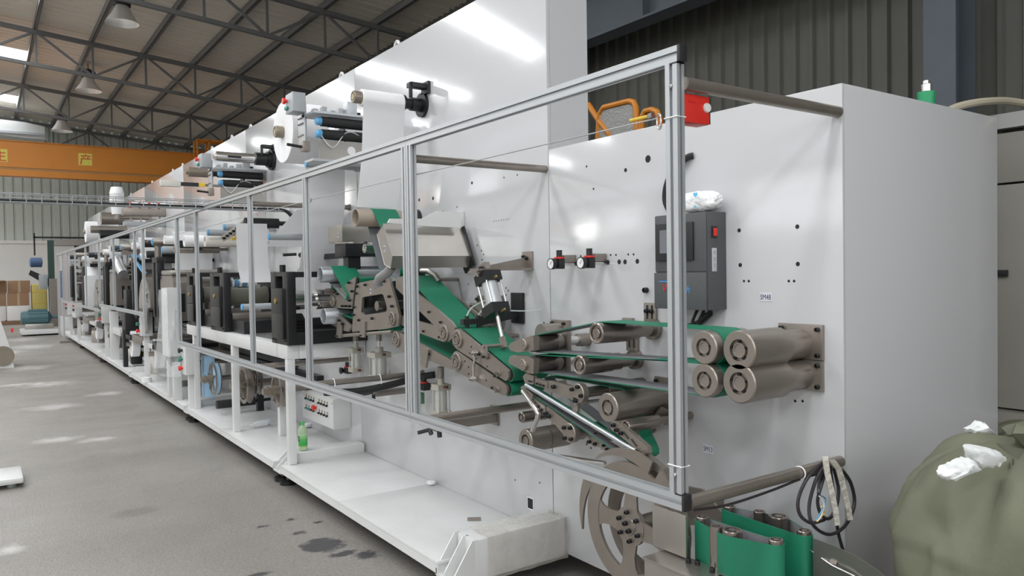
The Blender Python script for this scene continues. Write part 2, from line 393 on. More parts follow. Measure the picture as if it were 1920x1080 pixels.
# ---------------------------------------------------------------- roof trusses
def truss(Y, label):
    t = thing('roof_truss', label, 'truss', (0, Y, 6.6), 'roof trusses'); D = .78
    xs = [2.4+1.18*k for k in range(-5, 6)]; zt = lambda x: roofz(x)-.2
    mb = MB(); mb.obox((xs[0]-4, Y, roofz(RIDGE)-.2 if 0 else zt(xs[0])+.372), (xs[-1], Y, zt(xs[-1])), .10, .10); part('top_chord', mb, TRUSS, t, 0)
    mb = MB(); mb.obox((xs[0]-4, Y, zt(xs[0])+.372-D), (xs[-1], Y, zt(xs[-1])-D), .08, .08); part('bottom_chord', mb, TRUSS, t, 0)
    for i, x in enumerate(xs):
        mb = MB(); mb.obox((x, Y, zt(x)), (x, Y, zt(x)-D), .05, .05, (0, 1, 0)); part('web_post', mb, TRUSS, t, 0)
        if i % 2 == 0:
            for j in (i-1, i+1):
                if 0 <= j < len(xs): mb = MB(); mb.obox((x, Y, zt(x)), (xs[j], Y, zt(xs[j])-D), .05, .05, (0, 1, 0)); part('web_diagonal', mb, TRUSS, t, 0)
for Y, l in ((9.0, 'grey steel roof truss nearest the camera, over the tall white machine'), (15.1, 'grey lattice roof truss crossing the top of the view above the nearest lamp'), (21.2, 'grey lattice roof truss between the nearest and the middle lamp'), (27.3, 'grey lattice roof truss between the middle lamp and the farthest lamp'), (33.4, 'grey lattice roof truss against the far wall')): truss(Y, l)
# ---------------------------------------------------------------- steel columns, crane runway
def column(y0, y1, x0, x1, h, label):
    t = thing('steel_column', label, 'column', ((x0+x1)/2, (y0+y1)/2, 0), 'steel columns')
    for n, a, b in (('front_flange', (x0, y0, 0), (x0+.02, y1, h)), ('rear_flange', (x1-.02, y0, 0), (x1, y1, h)), ('web', (x0+.02, (y0+y1)/2-.006, 0), (x1-.02, (y0+y1)/2+.006, h))):
        mb = MB(); mb.box(a, b); part(n, mb, STEELB, t, 0)
column(3.50, 3.80, 7.55, 7.95, 6.8, 'blue grey steel column behind the near machine cabinet')
column(9.4, 9.6, 7.55, 7.95, 6.8, 'blue grey steel column hidden low behind the tall machine wall')
rb = thing('crane_runway_beam', 'blue grey steel runway beam high along the dark ribbed wall', 'beam', (7.2, 13, 4.75))
for n, a, b in (('bottom_flange', (7.05, -2, 4.72), (7.35, 33, 4.75)), ('web', (7.19, -2, 4.75), (7.21, 33, 5.35)), ('top_flange', (7.05, -2, 5.35), (7.35, 33, 5.38))):
    mb = MB(); mb.box(a, b); part(n, mb, STEELB, rb, 0)
for y in [2.6+1.5*k for k in range(8)]:
    mb = MB(); mb.box((7.06, y, 4.75), (7.19, y+.012, 5.35)); part('stiffener', mb, STEELB, rb, 0)
mb = MB(); mb.box((7.35, 7.9, 5.0), (7.55, 8.15, 5.1)); part('bracket', mb, STEELB, rb, 0)
# ---------------------------------------------------------------- overhead crane
CY = 24.0
cr = thing('overhead_crane', 'orange overhead travelling crane girder with yellow character signs', 'crane', (1, CY, 4.2))
mb = MB(); mb.box((-9, CY, 4.45), (6.9, CY+.5, 5.13)); part('girder', mb, ORANGE, cr, 0)
mb = MB(); mb.box((-9, CY-.04, 5.13), (6.9, CY+.54, 5.15)); part('top_flange', mb, ORANGE, cr, 0)
mb = MB(); mb.box((-9, CY-.02, 4.22), (6.9, CY+.35, 4.38)); part('bottom_rail', mb, ORANGE, cr, 0)
mb = MB(); mb.box((-9, CY+.02, 4.38), (6.9, CY+.3, 4.45)); part('rail_gap', mb, mat('orange_worn', (.42, .22, .08), .6), cr, 0)
mb = MB(); mb.box((6.7, CY-1.2, 5.0), (7.3, CY+1.6, 5.38)); part('end_truck', mb, ORANGE, cr, 0)
YS = mat('yellow_sign', (.72, .60, .10), .5); RS = mat('red_lettering', (.60, .04, .02), .5)
for ch, pxx in (('生', 0), ('产', 160)):
    c = onY(pxx, 291 if pxx == 0 else 299, CY-.012); mb = MB(); s = .165; mb.box((c.x-s, CY-.008, c.z-s), (c.x+s, CY, c.z+s)); sg = part('sign_plate', mb, YS, cr, 0)
    text_obj('lettering', ch, .34, (c.x, CY-.012, c.z-.0), '-y', RS, sg, ext=.004, fitw=.27, fith=.28)
# cage on the crane end
cg = thing('crane_cage', 'orange tubular guard cage at the end of the crane girder', 'railing', (5.9, CY-.4, 5.15))
a = onY(370, 262, CY-.5); b = onY(425, 262, CY-.5)
mb = MB()
mb.box((a.x, CY-.52, 5.15), (b.x, CY-.1, 5.16)); part('cage_floor', mb, ORANGE, cg, 0)
for x in (a.x, (a.x*.6+b.x*.4), b.x):
    for yy in (CY-.5, CY-.1): mb = MB(); mb.box((x-.025, yy-.025, 4.3), (x+.025, yy+.025, a.z)); part('upright', mb, ORANGE, cg, 0)
for z in (a.z,):
    for yy in (CY-.5, CY-.1): mb = MB(); mb.box((a.x, yy-.025, z-.03), (b.x, yy+.025, z+.03)); part('handrail', mb, ORANGE, cg, 0)
# ---------------------------------------------------------------- high bay lamps
LGL = mat('lamp_reflector', (.75, .75, .74), .25, .3); LBULB = mat('lamp_bulb', (1, .97, .92), .4, emit=3)
def lamp(px, py, Y, label):
    c = onY(px, py, Y); t = thing('high_bay_lamp', label, 'lamp', (c.x, Y, c.z-.2), 'high bay lamps along the roof')
    mb = MB(); mb.lathe((c.x, Y, c.z+.16), (0, 0, 1), [(-.0, .17), (.16, .18), (.18, .15), (.24, .06)], 20); part('ballast_housing', mb, BLKPL, t)
    mb = MB(); mb.lathe((c.x, Y, c.z-.2), (0, 0, 1), [(.36, .13), (.22, .19), (.02, .32), (0, .335), (.0, .325), (.03, .305), (.22, .175), (.34, .12)], 28, cap=False); part('reflector', mb, LGL, t)
    mb = MB(); mb.sph((c.x, Y, c.z+.02), .09, 12); part('bulb', mb, LBULB, t)
    mb = MB(); mb.cyl((c.x, Y, c.z+.38), (c.x, Y, roofz(c.x)), .012, 8); part('hanger_rod', mb, TRUSS, t)
lamp(229, 26, 17.8, 'high bay lamp nearest the camera, at the top of the view'); lamp(166, 157, 23.9, 'middle of the three high bay lamps under the roof'); lamp(116, 235, 30.0, 'farthest high bay lamp, just above the orange crane')
# ================================================================ MACHINE BODY
TOPZ, LOWZ = 3.03, 2.10
mc = thing('production_machine', 'long white production machine body with tall wall and low near cabinet', 'machine', (2.46, 12, .11))
mb = MB(); mb.box((WALL, 1.435, .11), (WALL+.012, 3.006, LOWZ), .002); part('front_panel', mb, WHITE, mc)
mb = MB(); mb.box((WALL+.012, 1.435, .11), (3.445, 1.447, LOWZ), .002); part('end_panel', mb, WHITE, mc)
mb = MB(); mb.box((WALL+.012, 1.447, LOWZ-.012), (3.445, 3.0, LOWZ)); part('top_panel', mb, WHITE, mc)
mb = MB(); mb.box((3.433, 1.447, .11), (3.445, 3.0, LOWZ-.012)); part('back_panel', mb, WHITE, mc)
seams = [3.01, 5.35, 8.2, 11.2, 14.2, 17.2, 20.0, 22.4]
for a, b in zip(seams, seams[1:]):
    mb = MB(); mb.box((WALL, a+.002, .11), (WALL+.02, b-.002, TOPZ), .002); part('front_panel', mb, WHITE, mc)
mb = MB(); mb.box((WALL+.021, 3.01, .11), (2.594, 3.022, TOPZ)); part('end_panel', mb, WHITE, mc)
mb = MB(); mb.box((WALL+.021, 3.022, TOPZ-.01), (2.594, 22.4, TOPZ)); part('top_panel', mb, WHITE, mc)
mb = MB(); mb.box((2.58, 3.022, .11), (2.594, 22.4, TOPZ-.011)); part('back_panel', mb, WHITE, mc)
# lifting eyes along the top
for y in (3.52, 4.82, 5.81, 8.31, 9.05, 9.96, 11.65, 12.32, 14.0, 16.2):
    mb = MB(); mb.tube([(2.42, y+.035*math.cos(a), TOPZ+.045+.035*math.sin(a)) for a in [2*PI*k/14 for k in range(14)]], .011, 6, closed=True)
    mb.cyl((2.42, y, TOPZ-.002), (2.42, y, TOPZ+.012), .02, 10); part('lifting_eye', mb, WPAINT, mc)
# drilled holes in the front panels: short dark sleeves set in the face
def holes(pts, r):
    for px, py in pts:
        c = onX(px, py, WALL); mb = MB(); mb.lathe((WALL+.004, c.y, c.z), (-1, 0, 0), [(0, r), (.0046, r), (.0046, 0)], 12); part('drilled_hole', mb, DARKHOLE, mc)
holes([(1386, 432), (1495, 425), (1388, 497), (1496, 495)], .008)
holes([(1395, 527), (1404, 527), (1479, 527), (1489, 527), (1113, 262+92), (970, 328), (945, 333), (1100, 312), (831, 396), (857, 388), (870, 475), (895, 460), (903, 470), (907, 477), (904, 487), (949, 540), (953, 545), (949, 553), (962, 551), (962, 557), (878, 533), (1020, 605), (1000, 655), (1491, 752), (1505, 752), (1100, 833), (1108, 840), (985, 778), (966, 900), (1012, 905), (1089, 480), (1098, 482), (1145, 478), (1155, 478), (1178, 477), (1188, 477)], .005)
holes([(926+3.3*k*1.4, 415-k*.7) for k in range(7)], .003)
holes([(885, 343), (1173, 319)], .009)
holes([(1215, 298)], .016)
MHOLE = [(1080, 494), (1130, 492), (1140, 492), (1161, 491), (1172, 491), (1195, 490), (812, 372), (786, 375), (640, 400), (905, 620+60)]
holes(MHOLE, .011)
# square sight opening near the floor: frame and dark recess
c = onX(995, 944, WALL); mb = MB(); q = [(c.y-.028, c.z-.032), (c.y+.028, c.z-.032), (c.y+.028, c.z+.032), (c.y-.028, c.z+.032)]; h = [(c.y+(a-c.y)*.85, c.z+(b-c.z)*.85) for a, b in q]
mb.prism(q, WALL-.003, WALL+.001, hole=h); so = part('sight_opening', mb, WPLAS, mc, 0)
mb = MB(); mb.box((WALL-.0015, h[0][0], h[0][1]), (WALL-.001, h[2][0], h[2][1])); part('recess', mb, DARKHOLE, so, 0)
# printed tags on the wall
TAG = mat('label_sticker', (.68, .68, .74), .5); INK = mat('label_ink', (.03, .03, .08), .6)
def tag_plate(txt, px, py, hpx, X, parent, wpx, name='tag'):
    c = onX(px, py, X); k = ppm(c); h = hpx/k; w = wpx/k
    mb = MB(); mb.box((X-.0015, c.y-w/2, c.z-h/2), (X, c.y+w/2, c.z+h/2)); t = part(name, mb, TAG, parent, 0)
    text_obj('lettering', txt, h*.95, (X-.0018, c.y, c.z-.000), '-x', INK, t, ext=.0002, fitw=w*.86, fith=h*.62)
tag_plate('SM48', 1436, 557, 16, WALL, mc, 27); tag_plate('SM13', 1328, 842, 15, WALL, mc, 24); tag_plate('SM47', 980, 562, 8, WALL, mc, 15)
# ================================================================ BASE PLATFORM
def platform(ya, yb, label, near=False):
    t = thing('base_platform', label, 'platform', (2.0, (ya+yb)/2, 0), 'white base platform sections')
    m = (ya+yb)/2
    for a, b in ((ya+.02, m-.002), (m+.002, yb-(.135 if yb < 22 else .01))):
        mb = MB(); mb.box((1.69, a, .155), (WALL-.002, b, .17), .002).box((1.69, a, .115), (1.70, b, .155)); part('deck_plate', mb, WPAINT, t)
    mb = MB(); mb.box((1.76, ya+.02, .06), (1.80, yb-.14, .115)).box((2.24, ya+.02, .06), (2.3, yb-.14, .115)); part('side_channel', mb, BLKFR, t, 0)
    # cross beam at the near end of the section
    z1 = .285 if near else .235
    mb = MB(); mb.box((1.80, ya-.13, .10), (WALL-.004, ya+.02, z1), .008); part('cross_beam', mb, WPAINT, t)
    for yy in (ya-.125, ya-.045, ya+.03):
        mb = MB(); mb.prism([(1.69, .115), (1.82, .115), (1.82, z1), (1.79, z1), (1.69, .14)], yy-.004, yy+.004, 'y'); part('gusset', mb, WPAINT, t, 0)
    mb = MB(); mb.box((1.69, ya-.13, .105), (1.80, ya+.035, .117)); part('bracket_plate', mb, WPAINT, t, 0)
    for yy, mm in ((ya-.085, BLACK), (ya-.008, CHROME)):
        bolts(t, [(1.755, yy, .122)], .012, mm, 'z')
        mb = MB(); mb.cyl((1.755, yy, .117), (1.755, yy, .124), .022, 6); part('washer', mb, CHROME, t)
    for yy in (ya-.02, ya+.1):
        mb = MB(); mb.lathe((1.78, yy, 0), (0, 0, 1), [(0, .06), (.028, .06), (.034, .045)], 18); f = part('levelling_foot', mb, BLKFR, t)
        mb = MB(); mb.cyl((1.78, yy, .034), (1.78, yy, .105), .012, 10); part('stud', mb, NICKEL, f)
platform(3.04, 5.42, 'white platform deck section nearest the camera, with thick end beam', True)
platform(5.42, 8.35, 'white platform deck section behind the green tea bottle', False)
platform(8.35, 11.9, 'white platform deck section under the tall white covered box'); platform(11.9, 15.3, 'white platform deck section under the black bracket stand')
platform(15.3, 18.7, 'white platform deck section second from the far end'); platform(18.7, 22.3, 'white platform deck section at the far end of the machine')
# film wrapped round the near end beam
mb = MB(); bx0, bx1, by0, by1, bz0, bz1 = 1.86, 2.325, 2.895, 3.05, .095, .295
R = []
for i in range(9):
    x = bx0+(bx1-bx0)*i/8; R.append([(x, by0-.004-random.random()*.004, bz0+random.random()*.006), (x, by0-.004-random.random()*.006, (bz0+bz1)/2), (x, by0-.003, bz1+random.random()*.003), (x, by1, bz1+.003+random.random()*.003)])
V = [[mb.bm.verts.new(p) for p in r] for r in R]
for i in range(8):
    for k in range(3): mb.face([V[i][k], V[i][k+1], V[i+1][k+1], V[i+1][k]])
o = part('stretch_film', mb, mat('cloudy_film', (.66, .62, .56), .25, alpha=.42, bump=.8, bscale=30, var=.25, vscale=9), None); setp(o, 'cloudy stretch film wrapped over the near end beam of the platform', 'film')
# ================================================================ SAFETY FENCE (slotted aluminium profile)
S = .044; SXW = .029
def prof_pts():
    h = .5; g = .13; d = .26; w = .22; q = [(-h, -h)]
    side = [(-g, -h), (-g, -h+.08), (-w, -h+.08), (-w, -h+d), (w, -h+d), (w, -h+.08), (g, -h+.08), (g, -h)]
    out = []
    for k in range(4):
        a = PI/2*k; c, s = math.cos(a), math.sin(a)
        for p in [(-h, -h)]+side: out.append(((p[0]*c-p[1]*s)*SXW, (p[0]*s+p[1]*c)*S))
    return out
PROF = prof_pts()
def bar(name, p0, p1, parent):
    p0, p1 = Vector(p0), Vector(p1); d = (p1-p0).normalized(); up = Vector((0, 0, 1)) if abs(d.z) < .9 else Vector((0, 1, 0))
    a = d.cross(up).normalized(); b = a.cross(d); mb = MB()
    R = [[p+a*u+b*v for u, v in PROF] for p in (p0, p1)]
    mb.rings(R, cap=True); return part(name, mb, ALU, parent, 0)
ZT, ZB = 2.085, .855
def fence(ya, yb, posts, zb, label, last=None, rods=()):
    t = thing('safety_fence', label, 'fence', (FEN, (ya+yb)/2, zb), 'aluminium safety fence sections')
    bar('top_rail', (FEN, ya, ZT), (FEN, yb, ZT), t)
    if last is not False: bar('bottom_rail', (FEN, ya, zb), (FEN, last or yb, zb), t)
    for y, z in posts: bar('post', (FEN, y, (zb if z is None else z)+S/2), (FEN, y, ZT-S/2), t)
    for y, z in rods:
        mb = MB(); mb.cyl((FEN+SXW/2, y, z), (WALL, y, z), .0185, 16); mb.cyl((WALL-.012, y, z), (WALL, y, z), .024, 16) if y > 4 else None
        part('standoff_tube', mb, NICKEL, t)
    return t
f1 = fence(1.446, 3.055, [(1.469, None), (3.032, None)], ZB, 'nearest open fence bay in front of the grey control box', rods=[(1.449, 2.007), (1.449, .852), (3.03, 2.007), (3.03, .84)])
for z, s in ((ZT, 1), (ZB, -1)):
    mb = MB(); mb.box((FEN-SXW/2-.001, 1.436, z-.023), (FEN+SXW/2+.001, 1.4465, z+.023), .003); part('end_cap', mb, BLKPL, f1)
    mb = MB(); mb.box((FEN-SXW/2-.001, 1.447, z-.023*s-.003), (FEN+SXW/2+.001, 1.47, z-.023*s+.001)); part('corner_cap', mb, BLKPL, f1)
bolts(f1, [(FEN-.010, 1.469, 2.0)], .005, CHROME); bolts(f1, [(FEN-.010, 1.469, .93)], .005, CHROME)
f2 = fence(3.057, 7.95, [(3.08, None), (4.36, None), (5.49, None), (7.13, None), (7.925, None)], ZB, 'long fence section in front of the green belts and black frames', rods=[(4.36, .85), (5.49, .85), (5.49, 2.007)])
f3 = fence(7.952, 13.9, [(9.82, None), (10.4, None), (12.24, None), (13.87, None)], 1.06, 'fence section beyond the tall white covered box', last=None)
bpy.data.objects.remove([o for o in f3.children if o.name.startswith('bottom_rail')][0]); bar('bottom_rail', (FEN, 9.8, 1.06), (FEN, 13.9, 1.06), f3)
f4 = fence(13.903, 21.9, [(15.75, None), (17.6, None), (19.3, None), (20.5, .03), (21.88, .03)], .97, 'farthest fence section at the end of the aisle', last=20.5)
mb = MB(); mb.box((FEN-.1, 20.4, 0), (FEN+.1, 20.6, .05)); part('foot_block', mb, NICKEL, f4, 0)
# white stand posts that carry the fence
for y, z0, l in ((13.8, .17, 'white square post under the middle fence sections'),):
    mb = MB(); mb.box((FEN+.13, y, z0), (FEN+.25, y+.12, .95), .003); o = part('fence_support_post', mb, WPAINT, None); setp(o, l, 'post')
PIPEG = mat('galvanised_pipe', (.42, .44, .46), .3, .7)
# ================================================================ helpers for machine units
FX = 1.97      # front plane of the near belt units
def C(px, py, X=FX): c = onX(px, py, X); return c.y, c.z
def PM(px, py, X=FX): return ppm(onX(px, py, X))
def pulley(name, y, z, r, x0, x1, parent, m=None, hub=True, recess=True, n=28):
    mb = MB(); L = x1-x0
    if recess: pr = [(.004, .0), (.004, .30*r), (.001, .32*r), (.001, .38*r), (.010, .40*r), (.010, .54*r), (0, .56*r), (0, .94*r), (.004, r), (L, r)]
    else: pr = [(0, 0), (0, .35*r), (.004, .4*r), (.004, .9*r), (0, .92*r), (0, .97*r), (.003, r), (L, r)]
    mb.lathe((x0, y, z), (1, 0, 0), pr, n); o = part(name, mb, m or NICKEL, parent)
    if hub: bolts(o, [(x0+.006, y+.47*r*math.cos(a), z+.47*r*math.sin(a)) for a in [2*PI*k/5+.3 for k in range(5)]], .0035 if r < .06 else .005)
    return o
def shaft(name, y, z, r, x0, x1, parent, m=None, n=18): mb = MB(); mb.cyl((x0, y, z), (x1, y, z), r, n); return part(name, mb, m or NICKEL, parent)
def boss(parent, px, py, X, rpx, nb=5):
    y, z = C(px, py, X); r = rpx/PM(px, py, X)
    mb = MB(); mb.lathe((X+.004, y, z), (-1, 0, 0), [(0, r), (.012, r), (.014, r*.94), (.014, r*.70), (.009, r*.68), (.009, r*.60), (.018, r*.58), (.018, r*.42), (.012, r*.4), (.012, r*.26), (.016, r*.25), (.016, 0)], 24)
    o = part('bearing_cap', mb, NICKEL, parent); bolts(o, [(X-.010, y+.83*r*math.cos(a), z+.83*r*math.sin(a)) for a in [2*PI*k/nb+.5 for k in range(nb)]], .0035, NICKEL); return o
def plate_px(name, pts, X, th, parent, m=None, bev=True):
    mb = MB(); mb.prism([C(px, py, X) for px, py in pts], X, X+th)
    if bev:
        bm = mb.bm; bmesh.ops.recalc_face_normals(bm, faces=bm.faces)
    return part(name, mb, m or NICKEL, parent, 30)
def hull_px(circs, X, n=20): # circles given in pixels on plane X
    P = []
    for px, py, r in circs: y, z = C(px, py, X); P += circ(y, z, r/PM(px, py, X), n)
    return hull(P)
def arm(name, circs, X, th, parent, m=None):
    mb = MB(); mb.prism(hull_px(circs, X), X, X+th); return part(name, mb, m or NICKEL, parent, 30)
def belt(circs, x0, x1, parent, th=.005, name='belt', n=40, path=None):  # circs: (y,z,r) in metres
    P = []
    for y, z, r in circs: P += circ(y, z, r, n)
    h = path or hull(P); n = len(h); mb = MB(); out = []
    for i in range(n):
        a, b, c = h[i-1], h[i], h[(i+1) % n]
        t = Vector((c[0]-a[0], c[1]-a[1])).normalized(); out.append((b[0]+t.y*th, b[1]-t.x*th))
    A = [[mb.bm.verts.new((x, *p)) for p in q] for x in (x0, x1) for q in (h, out)]   # in0,out0,in1,out1
    for i in range(n):
        j = (i+1) % n
        mb.face([A[1][i], A[1][j], A[3][j], A[3][i]], 0); mb.face([A[0][i], A[2][i], A[2][j], A[0][j]], 1)
        mb.face([A[0][i], A[0][j], A[1][j], A[1][i]], 0); mb.face([A[2][i], A[3][i], A[3][j], A[2][j]], 0)
    return part(name, mb, [GREEN, BELTIN], parent, 40)
def px_circs(lst, X): return [(*C(a, b, X), r/PM(a, b, X)) for a, b, r in lst]
def pbolts(parent, lst, X, r=.007, m=None): bolts(parent, [onX(a, b, X) for a, b in lst], r, m)
def wplate(name, y0, y1, z0, z1, parent, th=.014, m=None, nb=4, br=.008, bev=.002):
    mb = MB(); mb.box((WALL-th, y0, z0), (WALL-.0005, y1, z1), bev); o = part(name, mb, m or NICKEL, parent)
    e = .016
    pts = [(WALL-th, a, b) for a in (y0+e, y1-e) for b in (z0+e, z1-e)][:nb]
    bolts(o, pts, br); return o
def cable(name, pts, r, m, label=None, cat='cable', parent=None, n=8, sub=6):
    P = [Vector(p) for p in pts]; Q = []
    for i in range(len(P)-1):
        p0, p1, p2, p3 = P[max(i-1, 0)], P[i], P[i+1], P[min(i+2, len(P)-1)]
        for k in range(sub):
            t = k/sub; Q.append(.5*((2*p1)+(p2-p0)*t+(2*p0-5*p1+4*p2-p3)*t*t+(3*p1-p0-3*p2+p3)*t**3))
    Q.append(P[-1]); mb = MB(); mb.tube(Q, r, n); o = part(name, mb, m, parent)
    if label: setp(o, label, cat)
    return o
# ================================================================ four big drive rollers at the near end
RG = 'big bare steel drive rollers at the near end'
def drive(px, py, rpx, label, wy, wz, flange=True):
    y, z = C(px, py, 1.99); r = rpx/PM(px, py, 1.99)
    t = thing('drive_roller', label, 'roller', (WALL, y, z), RG)
    pulley('roller_drum', y, z, r, 1.99, 2.19, t); shaft('bearing_housing', y, z, r*.80, 2.19, WALL-.014, t)
    if flange: wplate('mounting_plate', y-.085, y+.088, z-.052, z+.068 if py < 690 else z+.052, t)
    return y, z, r
R1 = drive(1385, 657, 37.5, 'upper front drive roller with bolted wall plate, rightmost of the four', 0, 0)
R2 = drive(1385, 719, 38, 'lower front drive roller with bolted wall plate, rightmost of the four', 0, 0)
R0 = drive(1319, 652, 31.5, 'upper drive roller wrapped by a green belt', 0, 0, False)
R3 = drive(1320, 714, 31.5, 'lower drive roller wrapped by a green belt', 0, 0, False)
# ================================================================ nip arms with pinch rollers
def nip(poly, bx, by, label, X=1.965):
    t = thing('pinch_roller', label, 'roller', onX(bx, by, WALL), 'pinch roller arms'); y, z = C(bx, by, X); r = .036
    plate_px('side_arm', poly, X, .03, t)
    mb = MB(); mb.lathe((X, y, z), (-1, 0, 0), [(0, .026), (.010, .026), (.013, .023), (.013, .006), (.016, .005), (.016, 0)], 22); part('end_boss', mb, NICKEL, t)
    pulley('roller_drum', y, z, r, X+.035, X+.165, t, NICKD, hub=False); shaft('collar', y, z, r*.98, X+.165, X+.20, t)
    mb = MB(); mb.box((X+.205, y-.045, z-.045), (X+.23, y+.03, z+.045), .004); part('clamp_block', mb, NICKEL, t)
    bolts(t, [(X+.218, y-.03, z+.047)], .006, BLACK, 'z'); shaft('shaft', y, z, .021, X+.23, X+.30, t, CHROME); shaft('bearing_sleeve', y, z, .030, X+.30, WALL, t)
    mb = MB(); mb.box((X+.03, y-.038, z+.026), (X+.034, y+.0, z+.034)); part('split_lug', mb, BLACK, t, 0)
    return y, z, r
A1 = nip([(953, 650), (957, 643), (980, 634), (1000, 630), (1001, 657), (970, 661), (957, 657)], 984, 646, 'upper pinch roller on a tapered arm beside the green belts')
A2 = nip([(953, 677), (956, 668), (962, 666), (990, 668), (1001, 674), (1000, 701), (990, 700), (955, 682)], 983, 684, 'lower pinch roller on a tapered arm beside the green belts')
# ---- carrying rollers B and C
def carry(px, py, rpx, label, x0=2.0, steps=((.17, 1.0), (.22, .88), (.33, .72)), rim=None):
    y, z = C(px, py, x0); r = rpx/PM(px, py, x0); t = thing('carrying_roller', label, 'roller', (WALL, y, z), 'carrying rollers')
    mb = MB(); mb.lathe((x0, y, z), (1, 0, 0), [(.002, 0), (.002, .10*r), (0, .12*r), (0, .46*r), (.002, .5*r), (.010, .52*r), (.010, .74*r), (.002, .76*r), (0, .9*r), (.003, r), (.17, r), (.17, r*.90), (WALL-x0-.11, r*.90), (WALL-x0-.11, r*.72), (WALL-x0-.03, r*.72), (WALL-x0-.03, r*1.05), (WALL-x0-.002, r*1.05)], 28)
    part('roller_drum', mb, NICKD, t); return t, y, z, r
tB, By, Bz, Br = carry(1117, 625, 20, 'carrying roller under the bright upper green belt')
tC, Cy, Cz, Cr = carry(1085, 685, 18.5, 'carrying roller with yellowish rim between the grey belt runs')
for t, (a, b) in ((tB, (1222, 592)), (tC, (1188, 632))):
    y, z = C(a, b, WALL); mb = MB(); mb.box((WALL-.012, y-.035, z-.06), (WALL-.001, y+.035, z+.055), .002); o = part('slotted_plate', mb, NICKEL, t)
    bolts(o, [(WALL-.012, y-.014, z+.02), (WALL-.012, y+.014, z+.02)], .009)
    for s in (-1, 1): mb = MB(); mb.box((WALL-.0135, y+s*.014-.005, z-.045), (WALL-.0115, y+s*.014+.005, z+.045)); part('slot', mb, DARKHOLE, o, 0)
y, z = C(1181, 600, WALL); o = wplate('pad', y-.03, y+.03, z-.035, z+.01, tC, .02, nb=2)
# ---- flat belts
t = thing('flat_belt', 'bright green flat belt loop over the upper drive roller', 'belt', (2.1, 2.2, 1.2), 'flat transfer belts')
belt([(R0[0], R0[1], R0[2]), (By, Bz, Br), (A1[0], A1[1], A1[2])], 2.03, 2.15, t, .004)
t = thing('flat_belt', 'grey backed flat belt loop over the lower drive roller', 'belt', (2.1, 2.2, 1.15), 'flat transfer belts')
belt([(R3[0], R3[1], R3[2]), (A2[0], A2[1], A2[2])], 2.03, 2.15, t, .004)
# ================================================================ inclined conveyors
def conveyor(label, plates, pulleys, xb0=1.99, xb1=2.17, bosses=(), bl=(), X=FX, loc=None, r=.0065, back=True, group='inclined green belt conveyors'):
    y, z = C(pulleys[0][0], pulleys[0][1], X); t = thing('belt_conveyor', label, 'conveyor', (WALL, y, z), group)
    for p in plates:
        o = plate_px('side_plate', p, X, .014, t) if len(p) > 3 and not isinstance(p, list) else arm('side_plate', p, X, .014, t)
        if back: b = copy_to(o, t, o.matrix_basis.translation+wloc(t)+Vector((xb1-X+.006, 0, 0))); b.name = 'side_plate'
    cs = px_circs(pulleys, X); belt(cs, xb0, xb1, t)
    for y, z, r_ in cs: shaft('pulley', y, z, r_*.97, xb0+.001, xb1-.001, t, NICKD); shaft('axle', y, z, .011, xb1, WALL, t)
    for b in bosses: boss(t, b[0], b[1], X, b[2])
    if bl: pbolts(t, bl, X, r)
    return t
b1 = conveyor('upper inclined green conveyor with triangular cutout in its side plate',
    [((742, 522), (752, 518), (780, 549), (806, 569), (845, 603), (853, 614), (852, 628), (842, 640), (828, 640), (780, 622), (745, 606), (745, 590), (780, 601), (814, 610), (780, 577), (742, 540))],
    [(757, 526, 7), (834, 624, 17)], bosses=[(834, 625, 16)], bl=[(805, 585), (827, 604), (782, 616), (795, 621), (825, 632)])
b2 = conveyor('middle inclined green conveyor with lever linkage on its plate', [[(859, 636, 20), (947, 702, 12)]], [(862, 637, 18.5), (949, 703, 12)], xb0=1.99, xb1=2.185, bosses=[(859, 636, 17)])
b3 = conveyor('lowest inclined green conveyor at the belt crossing', [[(857, 678, 20), (944, 730, 12)]], [(860, 679, 18), (946, 731, 11)], bosses=[(857, 678, 17)])
b4 = conveyor('lower inclined green conveyor above the right hand cylinder', [[(744, 636, 16), (846, 684, 9)]], [(746, 637, 12), (846, 684, 7)], bosses=[(744, 636, 15)], bl=[(806, 664), (782, 648)])
for t, lst in ((b2, [(935, 700), (929, 705)]), (b3, [(933, 730), (924, 727)])):
    boss(t, *lst[0], FX, 6, 3); pbolts(t, lst[1:], FX, .006)
    pbolts(t, [(a, b) for a, b in ([(885, 650), (882, 662), (895, 672), (915, 687)] if t is b2 else [(873, 677), (880, 688), (880, 701), (913, 713)])], FX+.004, .004)
# hanging lug on the low conveyor
plate_px('hanger_plate', ((792, 653), (803, 656), (798, 690), (788, 689)), FX-.012, .012, b4); pbolts(b4, [(789, 688)], FX-.012, .006, CHROME)
# turnbuckle link between the two plates
y1, z1 = C(890, 663, FX-.02); y2, z2 = C(887, 711, FX-.02)
tl = thing('turnbuckle_link', 'small steel turnbuckle link joining two conveyor side plates', 'link', (FX-.02, y1, z2))
mb = MB(); mb.cyl((FX-.02, y1, z1), (FX-.02, y2, z2), .005, 10); part('threaded_rod', mb, CHROME, tl)
mb = MB(); mb.cyl((FX-.02, y1*.45+y2*.55, z1*.6+z2*.4), (FX-.02, y2*.7+y1*.3, z1*.3+z2*.7), .009, 6); part('hex_sleeve', mb, CHROME, tl)
for y, z in ((y1, z1), (y2, z2)): mb = MB(); mb.lathe((FX-.03, y, z), (1, 0, 0), [(0, .008), (0, .014), (.02, .014), (.02, .008)], 14); o = part('rod_eye', mb, CHROME, tl); bolts(o, [(FX-.03, y, z)], .007, NICKEL)
